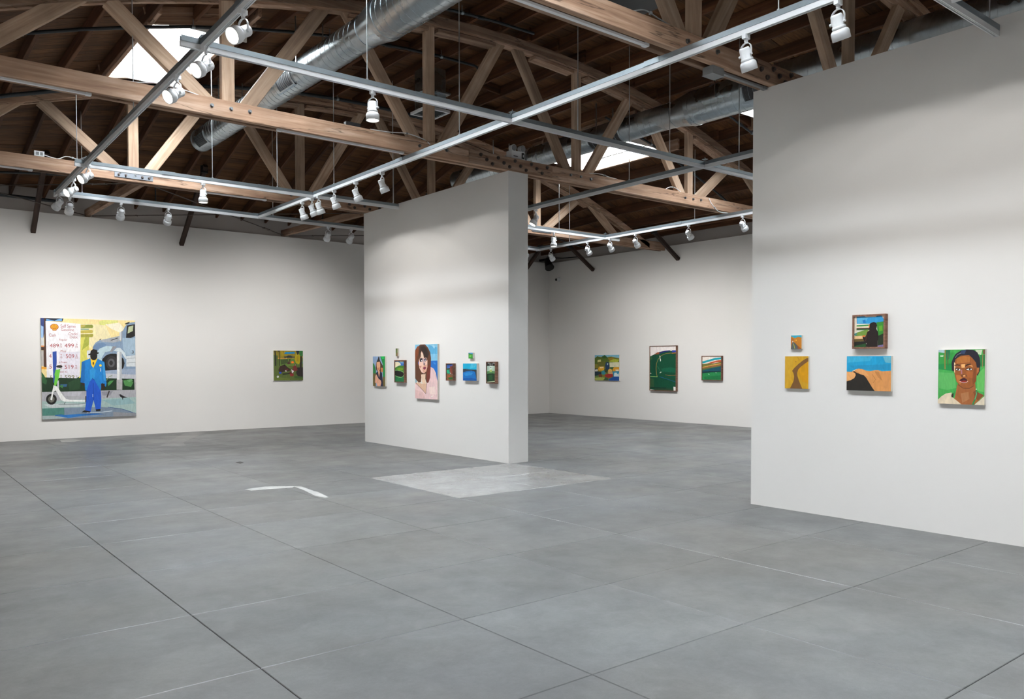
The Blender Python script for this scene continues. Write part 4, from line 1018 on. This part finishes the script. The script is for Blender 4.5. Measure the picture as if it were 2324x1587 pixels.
  ('e8c7c6',[0,0,0,.285,.018,.287,.34,.162,.494,.092,.531,.291,.619,.304,.68,.394,.707,.588,.839,.556,.934,.477,.98,.366,1,.342,1,0]),
  ('dfb9b6',[0,0,0,.167,.38,.115,.477,.013,0,0]),
  ('f0d8d0',[.638,.217,.89,.238,.926,.088,.655,.089]),
  ('5a4650',[.022,.283,.334,.16,.482,.093,.494,.097,.346,.164,.034,.288]),
  ('5a4650',[.5,.095,.538,.287,.523,.287,.484,.095]),
  ('f3e6dc',[.72,.037,.837,.064,.822,.076,.705,.049]),
 ],
 'red': [
  ('4a78b8',[0,1,1,1,1,.688,0,.682]),
  ('3a5aa4',[.065,.846,.51,.937,.947,.955,.946,.812,.108,.737]),
  ('2f6a5a',[0,.72,.508,.739,.547,.379,0,.373]),
  ('18a878',[.04,.628,.285,.629,.46,.45,.371,.404,.082,.464]),
  ('3a2420',[.063,.682,.508,.739,.507,.667,.152,.628]),
  ('7a3a2c',[.509,.847,.619,.865,.662,.775,.729,.865,.946,.857,.983,.384,.635,.38,.505,.559]),
  ('5a2820',[.728,.812,.946,.848,.962,.401,.81,.4]),
  ('7a5230',[0,0,0,.405,1,.336,1,0]),
  ('b8442a',[.258,.267,.546,.289,.501,.216,.28,.213]),
  ('1c5a24',[.234,.158,1,.202,1,.063,.41,.061]),
  ('3a2014',[.547,.379,.983,.366,.939,.321,.59,.325]),
 ],
 'tiny2': [
  ('3f8f3a',[0,0,0,1,1,1,1,0]),
  ('4a90c4',[0,.975,0,1,1,1,1,.76,.39,.853,.043,.913]),
  ('2a6a34',[.009,.928,.39,.853,1,.752,1,.653,.316,.73,.001,.805]),
  ('6cb04a',[.166,.551,.737,.553,.594,.289,.227,.285]),
  ('2f8a2c',[.04,.283,.956,.238,.963,.005,.023,0]),
 ],
 'lake': [
  ('16a6cc',[0,1,1,1,1,.634,0,.628]),
  ('4ab8d4',[.58,.986,1,.986,.885,.774,.53,.702]),
  ('303a44',[0,.684,.284,.697,.573,.667,.927,.655,1,.634,1,0,.93,0,.88,.51,.616,.579,.348,.559,.099,.486,0,.462]),
  ('1268b0',[0,0,0,.459,.077,.494,.303,.558,.572,.578,.793,.553,.891,.51,.941,.3,.994,0]),
  ('2a86c8',[.075,.414,.392,.506,.746,.456,.611,.314,.163,.273]),
  ('0c4f94',[.023,0,.025,.128,.608,.173,.981,.108,.997,0]),
  ('1a90b8',[.237,.656,.573,.64,.926,.642,.927,.66,.574,.658,.239,.674]),
 ],
 'gwin': [
  ('2a2622',[0,1,1,1,1,.804,0,.801]),
  ('a9bfae',[0,.808,1,.811,1,.537,0,.529]),
  ('c9d6c8',[.329,.802,.667,.803,.632,.534,.294,.531]),
  ('d8dcd4',[.35,.943,.367,.745,.427,.746,.411,.944]),
  ('d8dcd4',[.576,.944,.559,.746,.606,.746,.623,.943]),
  ('e6e8e2',[.109,.957,.33,.965,.296,.922,.126,.915]),
  ('e6e8e2',[.684,.965,.934,.958,.9,.916,.717,.923]),
  ('4f7a4a',[0,.549,.328,.588,1,.568,1,.424,0,.414]),
  ('24302a',[.512,.739,.507,.726,.494,.716,.475,.711,.454,.711,.435,.716,.422,.726,.417,.738,.422,.75,.435,.76,.454,.766,.475,.766,.494,.761,.507,.751]),
  ('a8b86a',[.329,.631,.599,.647,.565,.533,.328,.532]),
  ('16301c',[0,0,0,.421,.192,.452,.666,.47,1,.444,1,0]),
  ('1f4a26',[.191,.373,.598,.42,.665,.179,.258,.145]),
  ('b9c0a0',[.035,.07,.967,.12,.967,.085,.086,.035]),
  ('2a1a14',[0,0,0,0,0,.026,1,.078,1,0]),
 ],
 'yard': [
  ('7f7a2c',[0,0,0,1,1,1,1,0]),
  ('7db4c8',[0,1,1,1,1,.872,.674,.935,.497,.911,.165,.935,0,.896]),
  ('566a26',[0,.87,.113,.959,.267,.886,.395,.995,.548,.887,.674,.935,.851,.863,1,.826,1,.647,0,.641]),
  ('9a7a24',[.548,.863,.725,.911,.826,.839,.625,.766]),
  ('2f5a2c',[.293,.935,.42,.995,.548,.887,.37,.862]),
  ('a9b03a',[.574,.742,.801,.851,1,.816,1,.812,.929,.695]),
  ('d8cf8a',[.126,.801,.254,.826,.267,.716,.112,.703]),
  ('6a6a2c',[.113,.715,.421,.765,.447,.546,.164,.544]),
  ('1f3a5c',[.434,.595,.472,.717,.574,.718,.613,.596,.601,.425,.448,.399]),
  ('9fb8c4',[.511,.681,.562,.681,.554,.608,.511,.608]),
  ('dcd8b8',[.612,.706,1,.715,1,.538,.626,.523]),
  ('2f5a34',[.626,.523,.779,.524,.78,.403,.627,.401]),
  ('e0a62c',[.138,.445,.19,.544,.383,.546,.401,.423,.345,.386,.163,.384]),
  ('f2d9a8',[.228,.532,.37,.541,.357,.484,.221,.476]),
  ('d99a2c',[.729,.426,.804,.525,1,.526,1,.38,.755,.366]),
  ('f0e6d0',[.856,.428,.982,.429,.978,.375,.869,.374]),
  ('1c2f3c',[0,.469,.138,.47,.137,.346,.293,.323,.267,.199,0,.174]),
  ('dcd8cc',[.007,.419,.125,.445,.137,.359,.02,.345]),
  ('3a8f98',[.461,.313,.452,.275,.427,.245,.391,.228,.35,.227,.314,.243,.289,.273,.28,.311,.289,.348,.314,.379,.35,.396,.39,.396,.427,.38,.452,.35]),
  ('e0b45a',[.716,.39,.709,.358,.688,.332,.657,.317,.623,.317,.592,.331,.571,.356,.563,.388,.571,.42,.592,.446,.622,.46,.656,.461,.687,.447,.709,.421]),
  ('c9a070',[.55,.351,.729,.353,.756,.255,.577,.228]),
  ('3a4a2c',[.396,.448,.55,.425,.525,.301,.422,.325]),
  ('a32a2a',[.417,.214,.551,.265,.75,.255,.744,.144,.552,.104,.435,.152]),
  ('1d4f98',[.578,0,.578,.055,.782,.157,1,.16,1,0]),
  ('2f8fb4',[.729,.353,1,.367,1,.16,.782,.157]),
  ('d8e6e8',[.806,.305,.895,.318,.934,.257,.984,.283,.998,.165,.795,.162]),
  ('6a3a24',[.319,.175,.31,.142,.285,.116,.248,.101,.208,.1,.171,.114,.146,.14,.137,.172,.146,.205,.171,.231,.208,.246,.248,.247,.285,.233,.31,.207]),
  ('5f7a3a',[.006,.17,.163,.198,.215,.049,.032,.046]),
  ('a9b05a',[.03,0,0,.095,.241,.124,.474,.103,.319,.001,.289,0]),
  ('3a5a3c',[.422,.127,.552,.104,.552,.005,.397,.014]),
 ],
 'gabs': [
  ('efe6e2',[0,1,1,1,1,.733,0,.733]),
  ('06472f',[0,0,0,.765,.18,.817,.347,.865,.56,.892,.77,.901,1,.898,1,0]),
  ('20206a',[.347,.824,.395,.865,.583,.892,.77,.901,.758,.878,.583,.865]),
  ('8a4a2c',[.168,.81,.276,.856,.371,.865,.359,.817]),
  ('2c3aa0',[.827,.878,.862,.895,1,.895,1,.856,.839,.854]),
  ('efe6e2',[.758,.901,.793,.882,.851,.891,.839,.898]),
  ('b5702c',[.804,.841,1,.853,1,.834,.839,.827]),
  ('2a5a34',[0,.764,.156,.803,.252,.775,.108,.705,0,.692]),
  ('03402c',[.084,.789,.252,.803,.203,.369,.131,.382]),
  ('0c5a40',[.441,.497,.793,.527,1,.501,1,.405,1,.405,.465,.427]),
  ('2a4f30',[.001,.282,.155,.256,.167,.074,0,.078]),
  ('8f7a40',[.827,.846,.604,.833,.436,.79,.315,.708,.247,.608,.23,.495,.254,.369,.278,.312,.296,.315,.273,.37,.249,.495,.266,.606,.331,.702,.447,.781,.609,.822,.828,.835]),
  ('8fc06a',[0,.309,.298,.304,.299,.318,.001,.323]),
  ('7a5a34',[.586,.354,.722,.339,1,.345,1,.35,1,.355,.723,.349,.589,.364]),
  ('12507c',[.367,.309,.673,.258,.997,.194,1,.199,1,.205,.679,.268,.373,.32]),
  ('f2efe8',[.371,.786,.406,.778,.399,.733,.43,.684,.406,.65,.39,.705]),
  ('dfe8d0',[.37,.399,.418,.424,.46,.42,.394,.392]),
  ('eef0ea',[.006,.378,.035,.402,.064,.379]),
  ('3a7a54',[.294,.55,.401,.425,.411,.428,.304,.553]),
  ('02261c',[0,.06,0,.054,.629,.056,.63,.075,.001,.073]),
  ('f3efea',[.896,.098,1,.092,.991,.004,.903,.005]),
  ('efeae6',[0,.028,.106,.023,.203,.011,0,.003]),
  ('23402a',[.155,.045,.885,.06,.885,.004,.203,.007]),
 ],
 'strp': [
  ('efe4d8',[0,1,1,1,1,.669,0,.662]),
  ('1c9aa8',[.026,.779,.36,.845,.674,.923,1,.946,1,.868,.674,.833,.36,.768,.035,.689]),
  ('b8502c',[.01,.61,.486,.756,.799,.821,1,.832,1,.755,.674,.731,.297,.664,.01,.584]),
  ('6a6a34',[0,.569,0,.665,.297,.69,.643,.705,1,.764,1,.679,.486,.64,.01,.546]),
  ('c9a04a',[.01,.546,.486,.64,1,.702,1,.675,.518,.602,.01,.507]),
  ('8a5a38',[0,.444,0,.513,.486,.601,1,.676,1,.587,.486,.511,.01,.429]),
  ('4a6a34',[0,.46,.486,.537,1,.612,1,.534,.455,.434,0,.357]),
  ('144a5a',[0,.397,.486,.499,1,.585,1,.337,.486,.319,0,.288]),
  ('0c2f34',[0,.353,.201,.366,1,.401,1,.336,0,.275]),
  ('1f7a44',[0,0,0,.277,.486,.331,1,.35,1,0]),
  ('156a3a',[.074,.144,.985,.211,.985,.058,.17,.016]),
  ('eef0ea',[.324,.258,.387,.233,.396,.247,.333,.272]),
  ('eef0ea',[.697,.315,.75,.303,.754,.316,.702,.328]),
 ],
 'droad': [
  ('2fa0b8',[0,1,1,1,1,.751,0,.753]),
  ('c07a24',[0,0,0,.918,.109,.908,.376,.783,.684,.907,1,.815,1,0]),
  ('a86420',[.007,.877,.314,.752,.232,.532,.002,.213]),
  ('4f5454',[.004,0,.065,.277,.17,.517,.315,.5,.526,.338,.655,.175,.639,0]),
  ('8a4a24',[.526,.338,.912,.074,.977,0,.639,0,.655,.175]),
  ('b8b43a',[.209,.398,.292,.237,.343,.042,.393,.05,.34,.248,.255,.412]),
  ('f0b43a',[.555,.642,.55,.618,.536,.6,.514,.589,.49,.589,.468,.6,.453,.619,.447,.642,.453,.665,.467,.684,.489,.694,.513,.694,.535,.684,.55,.665]),
  ('6a4020',[.479,.579,.481,.403,.502,.403,.5,.579]),
  ('e8e6e0',[.141,.602,.215,.608,.215,.507,.149,.507]),
 ],
 'yel': [
  ('c69722',[0,0,0,1,1,1,1,0]),
  ('c98f0c',[.592,.624,1,.841,1,.161,.744,.225,.554,.486]),
  ('c79a2a',[.013,.979,.365,.979,.308,.568,.173,.151,.01,.08]),
  ('6f4c26',[.221,0,.307,.124,.384,.25,.399,.375,.374,.471,.311,.551,.403,.637,.554,.747,.742,.857,.911,.932,1,.955,1,.848,.855,.775,.686,.679,.573,.589,.532,.5,.539,.403,.593,.279,.669,.142,.749,0]),
  ('7a5a1a',[.54,.971,.578,.909,.626,.881,.632,.887,.586,.913,.549,.974]),
  ('6a4a1a',[.49,.832,.488,.824,.483,.817,.476,.813,.469,.813,.462,.817,.457,.824,.456,.832,.457,.84,.462,.847,.469,.851,.476,.851,.483,.847,.488,.84]),
  ('7a5a1a',[.594,.861,.65,.893,.646,.897,.589,.866]),
 ],
 'seat': [
  ('2f8fc4',[0,1,1,1,1,.721,0,.751]),
  ('56a8d0',[.126,.927,.479,.932,.386,.775,.145,.747]),
  ('1c74b8',[.294,.849,.387,.864,.404,.757,.312,.759]),
  ('ece6da',[.332,.973,.734,.966,.716,.923,.406,.934]),
  ('e8e2d4',[.878,.97,.985,.974,.983,.861,.93,.88]),
  ('e6d8c4',[.032,.993,.108,.981,.126,.516,.051,.483]),
  ('2f7a3a',[.108,.703,.514,.709,.513,.665,.108,.659]),
  ('e9d9b8',[.108,.662,.513,.665,.513,.627,.108,.623]),
  ('4a2a20',[.108,.614,.513,.613,.512,.577,.107,.584]),
  ('2c5a30',[.107,.584,.512,.577,.512,.539,.107,.552]),
  ('2f7a2a',[.731,.764,.982,.791,1,.518,1,.393,.779,.364]),
  ('5a9a2a',[.801,.657,.908,.671,.923,.516,.817,.501]),
  ('6a8a3a',[.07,.464,.293,.53,.476,.561,.474,.387,.07,.376]),
  ('3a7a78',[.042,.447,.126,.472,.107,.393,.042,.403]),
  ('e2b98a',[.042,.368,.31,.381,.328,.293,.042,.289]),
  ('5a4a24',[.042,.285,.328,.293,.364,.215,.042,.201]),
  ('1c1c1a',[.042,.201,.4,.215,.435,.077,.043,.045]),
  ('1f4a24',[.052,.079,.4,.146,.417,.034,.052,.045]),
  ('24301e',[.779,.364,.939,.429,.999,.377,.992,.022,.774,.057]),
  ('7a6a9a',[.774,.074,.95,.106,.966,.039,.774,.04]),
  ('1e1513',[.399,.042,.436,.145,.382,.18,.31,.302,.301,.355,.383,.336,.42,.405,.448,.492,.521,.534,.495,.613,.495,.683,.551,.752,.642,.781,.722,.755,.752,.676,.729,.572,.781,.484,.796,.346,.776,.21,.774,.032]),
  ('e0722a',[.292,.381,.384,.397,.392,.353,.31,.346]),
  ('e8803a',[.495,.701,.523,.682,.516,.612,.494,.604]),
  ('8a3a24',[.519,.537,.445,.493,.397,.215,.404,.214,.451,.49,.523,.531]),
 ],
 'torso': [
  ('1d94c0',[0,1,1,1,1,.538,0,.522]),
  ('3aa4c8',[.004,.983,.589,.983,.536,.866,.016,.812]),
  ('62a8bc',[.821,.983,1,.983,.999,.802,.872,.818]),
  ('1f86b0',[.056,.727,.973,.769,.972,.603,.19,.61]),
  ('cf8e52',[0,0,0,.547,.122,.544,.189,.601,.27,.641,.35,.632,.429,.588,.533,.567,.638,.595,.716,.6,.806,.564,1,.585,1,0]),
  ('e2a468',[.007,.53,.149,.533,.209,.474,.188,.372,.093,.302,.005,.282]),
  ('d99a60',[.203,.61,.35,.625,.428,.571,.506,.429,.414,.444,.322,.476]),
  ('b87a44',[.638,.565,.741,.55,.804,.301,.714,.4]),
  ('c98a52',[.818,.535,.972,.537,.969,.123,.841,.069]),
  ('f0dcc0',[.122,.566,.189,.601,.243,.636,.23,.619,.169,.567]),
  ('201c18',[0,0,0,.262,.005,.265,.093,.298,.174,.355,.212,.44,.202,.508,.138,.549,.176,.562,.242,.517,.322,.476,.401,.444,.453,.377,.518,.244,.582,.112,.646,0]),
  ('a06a3a',[.581,.477,.657,.331,.605,.233,.614,.226,.667,.333,.589,.485]),
  ('a87444',[.712,.514,.788,.316,.795,.32,.719,.519]),
 ],
 'port': [
  ('3f9a48',[0,0,0,1,1,1,1,0]),
  ('2f8a3c',[0,.954,.359,.946,.36,.717,0,.649]),
  ('a9bfc8',[0,1,0,1,.144,.999,.134,.938,.005,.954]),
  ('1a6a44',[.159,.995,.262,.995,.243,.831,.184,.798,.164,.896]),
  ('147a3c',[0,.731,.321,.749,.341,.587,.283,.61,0,.639]),
  ('8a7a3c',[.136,.996,.132,.822,.138,.641,.163,.642,.158,.822,.162,.995]),
  ('5a5a34',[.2,.954,.206,.716,.222,.716,.216,.954]),
  ('e6ead8',[.035,.892,.115,.895,.105,.872,.045,.872]),
  ('58a85a',[.017,.582,.361,.571,.4,.295,.206,.257,.018,.285]),
  ('5fae58',[.835,.545,.991,.675,.992,.231,.836,.258]),
  ('c4d0b0',[.797,.993,.945,.992,.917,.897,.834,.921]),
  ('6a4a34',[.954,.992,1,.992,1,.992,.996,.905,.959,.913]),
  ('1e6a34',[.899,.897,1,.897,1,.888,.996,.698,.909,.69]),
  ('8a6a3c',[.948,.905,.944,.674,.957,.674,.961,.905]),
  ('211f28',[.302,.619,.292,.757,.321,.839,.379,.921,.484,.978,.609,1,.636,1,.759,.989,.843,.945,.894,.849,.909,.722,.9,.61,.853,.522,.788,.577,.341,.603]),
  ('2e3c5c',[.494,.986,.608,.994,.571,.921,.485,.921]),
  ('7a7c8a',[.374,.845,.421,.901,.497,.933,.492,.942,.414,.908,.365,.85]),
  ('95592f',[.419,.36,.807,.385,.817,.274,.845,.219,.992,.176,.873,.069,.78,.002,.585,0,.516,0,.363,.099,.401,.246]),
  ('a66f48',[.497,.2,.667,.23,.686,.102,.535,.024]),
  ('7a4626',[.761,.232,.817,.258,.882,.22,.992,.176,.864,.076,.799,.146]),
  ('8f5226',[.349,.603,.346,.717,.379,.823,.494,.888,.665,.898,.741,.841,.816,.761,.835,.673,.886,.67,.881,.594,.835,.537,.821,.425,.77,.344,.667,.298,.554,.299,.477,.337,.41,.409,.38,.489]),
  ('a8672e',[.418,.848,.552,.88,.684,.864,.685,.768,.495,.751,.399,.75]),
  ('b06a34',[.39,.538,.496,.524,.553,.444,.487,.362,.419,.417]),
  ('a05a2a',[.61,.606,.76,.592,.742,.48,.648,.494]),
  ('7a4320',[.779,.656,.825,.657,.817,.433,.761,.352,.742,.464]),
  ('e2a86a',[.495,.726,.59,.735,.581,.67,.514,.662]),
  ('f0d2a8',[.35,.766,.375,.75,.37,.571,.356,.587]),
  ('c98850',[.647,.719,.732,.72,.76,.672,.685,.704]),
  ('b06a3a',[.839,.657,.881,.662,.872,.594,.839,.577]),
  ('2a1a14',[.355,.717,.418,.73,.485,.718,.485,.702,.418,.711,.36,.701]),
  ('2a1a14',[.581,.695,.619,.727,.703,.742,.713,.728,.638,.711,.59,.687]),
  ('4a2a1c',[.365,.652,.418,.669,.486,.653,.495,.621,.438,.612,.38,.624]),
  ('4a2a1c',[.59,.646,.657,.667,.732,.66,.746,.632,.685,.619,.609,.622]),
  ('eef0f2',[.385,.636,.418,.651,.481,.644,.486,.621,.438,.615]),
  ('eef0f2',[.608,.632,.657,.654,.727,.652,.73,.632,.676,.623]),
  ('2a211e',[.459,.635,.457,.627,.451,.621,.442,.618,.433,.617,.424,.621,.419,.627,.416,.635,.419,.642,.424,.649,.433,.652,.442,.652,.451,.649,.457,.643]),
  ('2a211e',[.708,.643,.706,.635,.7,.629,.692,.625,.682,.625,.673,.629,.667,.635,.665,.642,.667,.65,.673,.656,.682,.66,.692,.66,.7,.657,.706,.651]),
  ('a8707a',[.495,.629,.524,.629,.529,.557,.5,.548]),
  ('6a3a24',[.496,.524,.553,.549,.619,.538,.633,.506,.581,.509,.515,.496]),
  ('d99a60',[.543,.529,.591,.538,.6,.513,.553,.505]),
  ('3a1a24',[.465,.441,.524,.472,.572,.485,.624,.462,.638,.43,.582,.404,.515,.407]),
  ('8a2a22',[.486,.427,.572,.436,.629,.43,.582,.4,.515,.403]),
  ('d8c0d0',[.475,.415,.553,.39,.621,.398,.655,.423,.65,.429,.618,.405,.554,.398,.478,.422]),
  ('5a3220',[.435,.357,.552,.29,.687,.29,.782,.341,.777,.349,.685,.299,.555,.299,.442,.365]),
  ('d9c8ac',[0,0,0,.07,.069,.13,.177,.191,.304,.211,.295,.137,.363,.099,.516,.001,.477,0]),
  ('d9ccb4',[.792,0,.873,.061,1,.16,1,0]),
  ('2a2018',[.294,.162,.343,.212,.348,.139,.309,.117]),
  ('2f7a44',[.815,.264,.825,.204,.793,.11,.742,.01,.771,0,.772,0,.823,.102,.856,.202,.846,.268]),
  ('3a8a4a',[.361,.235,.347,.189,.342,.14,.363,.139,.368,.187,.382,.231]),
  ('8fc89a',[.823,.242,.832,.195,.8,.099,.806,.097,.839,.194,.829,.243]),
  ('a9d8b0',[.846,.283,.844,.277,.84,.273,.834,.27,.828,.27,.822,.272,.817,.276,.816,.282,.817,.287,.822,.292,.827,.295,.834,.295,.84,.292,.844,.288]),
 ],
}
texts = sorted({it[1] for L in ART.values() for it in L if isinstance(it[1], str)})
tobj = {}
for s in texts:
    cu = bpy.data.curves.new('t', 'FONT'); cu.body = s; cu.size = 1.0; cu.resolution_u = 3
    ob = bpy.data.objects.new('t', cu); COL.objects.link(ob); tobj[s] = ob
dg = bpy.context.evaluated_depsgraph_get(); dg.update(); TXT = {}
for s, ob in tobj.items():
    ev = ob.evaluated_get(dg); me = ev.to_mesh()
    vs = [tuple(v.co) for v in me.vertices]; fs = [tuple(p.vertices) for p in me.polygons]; ev.to_mesh_clear()
    x0, x1 = min(v[0] for v in vs), max(v[0] for v in vs); y1 = max(v[1] for v in vs); y0 = 0.0
    TXT[s] = ([((v[0] - x0) / (x1 - x0), (v[1] - y0) / (y1 - y0)) for v in vs], fs)
for ob in tobj.values():
    cu = ob.data; bpy.data.objects.remove(ob); bpy.data.curves.remove(cu)

def painting(key, ax, wc, sl, sr, z0, z1, label, thick=.035, frame=0.0, side='canvas'):
    lo, hi = min(sl, sr), max(sl, sr); mid = (lo + hi) / 2
    root = thing('painting', (mid, wc, z0) if ax == 'Y' else (wc, mid, z0), label, 'painting')
    f = wc - thick
    def W(u, v, d):              # canvas coordinates -> world, d in front of the canvas face
        s = sl + (sr - sl) * u; z = z0 + (z1 - z0) * v
        return (s, f - d, z) if ax == 'Y' else (f - d, s, z)
    def slab(s0, s1, za, zb, d0, d1):
        return (s0, s1, wc - d1, wc - d0, za, zb) if ax == 'Y' else (wc - d1, wc - d0, s0, s1, za, zb)
    part(G().box(*slab(lo, hi, z0, z1, .001, thick)), 'canvas', side, root)
    me = bpy.data.meshes.new('picture'); vs, fs, cols, boxes = [], [], [], []
    for it in ART[key]:
        c = srgb(it[0])
        if isinstance(it[1], str):
            u0, v0, u1, v1 = it[2]; tv, tf = TXT[it[1]]
            pts = [(u0 + (u1 - u0) * a, v0 + (v1 - v0) * b) for a, b in tv]; faces = tf
        else:
            q = it[1]; pts = [(q[i], q[i + 1]) for i in range(0, len(q), 2)]; faces = [tuple(range(len(pts)))]
        bx = (min(p[0] for p in pts), max(p[0] for p in pts), min(p[1] for p in pts), max(p[1] for p in pts))
        lv = 1 + max([l for b, l in boxes if b[0] < bx[1] and b[1] > bx[0] and b[2] < bx[3] and b[3] > bx[2]], default=0)
        boxes.append((bx, lv)); k = len(vs)
        vs += [tuple(Vector(W(a, b, .0004 + .00022 * lv)) - Vector(ORIGIN[root.name])) for a, b in pts]
        for q in faces: fs.append(tuple(i + k for i in q)); cols.append(c)
    me.from_pydata(vs, [], fs); at = me.color_attributes.new('Col', 'FLOAT_COLOR', 'CORNER'); i = 0
    for p, c in zip(me.polygons, cols):
        for _ in p.loop_indices: at.data[i].color = c; i += 1
    me.materials.append(M['paint']); link('picture', me, root)
    if frame:
        w, d = frame, thick + .012
        for nm, b in (('frame_rail', slab(lo - w * .3, hi + w * .3, z1 - w, z1 + w * .3, .001, d)), ('frame_rail', slab(lo - w * .3, hi + w * .3, z0 - w * .3, z0 + w, .001, d)),
                      ('frame_stile', slab(lo - w * .3, lo + w, z0 + w, z1 - w, .001, d)), ('frame_stile', slab(hi - w, hi + w * .3, z0 + w, z1 - w, .001, d))):
            part(G().box(*b), nm, 'walnut', root)
    return root
PX, RX, FX = 7.468, 7.323, XR
painting('gas', 'Y', YB, 2.721, 4.439, .402, 2.389, 'large painting of a man in a blue suit before a gasoline price sign', .05)
painting('picnic', 'Y', YB, 7.439, 8.157, 1.094, 1.79, 'small dark green painting of a picnic with a black car', .04)
painting('wblack', 'X', PX, 13.437, 12.987, 1.07, 1.62, 'narrow painting of a long haired person in black against green')
painting('tiny1', 'X', PX, 12.613, 12.544, 1.62, 1.758, 'tiny olive green painting above the framed dark bush picture', .03)
painting('bush', 'X', PX, 12.627, 12.293, 1.155, 1.545, 'walnut framed painting of a dark bush under a pale cloud', .04, .012)
painting('bigp', 'X', PX, 11.953, 11.255, .889, 1.814, 'largest painting on the partition, brown haired woman in pink by the sea', .035)
painting('red', 'X', PX, 10.978, 10.779, 1.214, 1.489, 'small walnut framed painting of red rocks under a blue sky', .045, .01)
painting('tiny2', 'X', PX, 10.375, 10.261, 1.567, 1.658, 'tiny green and blue painting above the blue lake picture', .035)
painting('lake', 'X', PX, 10.513, 10.145, 1.22, 1.49, 'unframed painting of a blue lake below a turquoise sky', .045)
painting('gwin', 'X', PX, 9.885, 9.659, 1.188, 1.514, 'walnut framed painting with a pale fountain above a dark green hedge', .045, .01)
painting('yard', 'X', FX, 16.202, 15.265, 1.01, 1.711, 'colourful painting of trucks in a yard below green hills', .035)
painting('gabs', 'X', FX, 14.16, 13.28, .778, 1.925, 'tall walnut framed painting, a dark green field under a white sky', .05, .014)
painting('strp', 'X', FX, 12.49, 11.906, 1.071, 1.656, 'small walnut framed painting of coloured bands above a green field', .05, .014)
painting('droad', 'X', RX, 4.617, 4.498, 1.633, 1.771, 'tiny painting of a grey desert road above the yellow picture', .025)
painting('yel', 'X', RX, 4.682, 4.421, 1.237, 1.561, 'yellow painting of a winding brown road on the right wall', .025)
painting('seat', 'X', RX, 3.952, 3.645, 1.63, 1.94, 'walnut framed painting of a dark seated figure before a landscape', .04, .012)
painting('torso', 'X', RX, 4.015, 3.59, 1.235, 1.557, 'wide painting of orange dunes and a black shape under blue sky', .035)
painting('port', 'X', RX, 3.179, 2.805, 1.141, 1.608, 'portrait painting of a woman with a green necklace on green ground', .028)
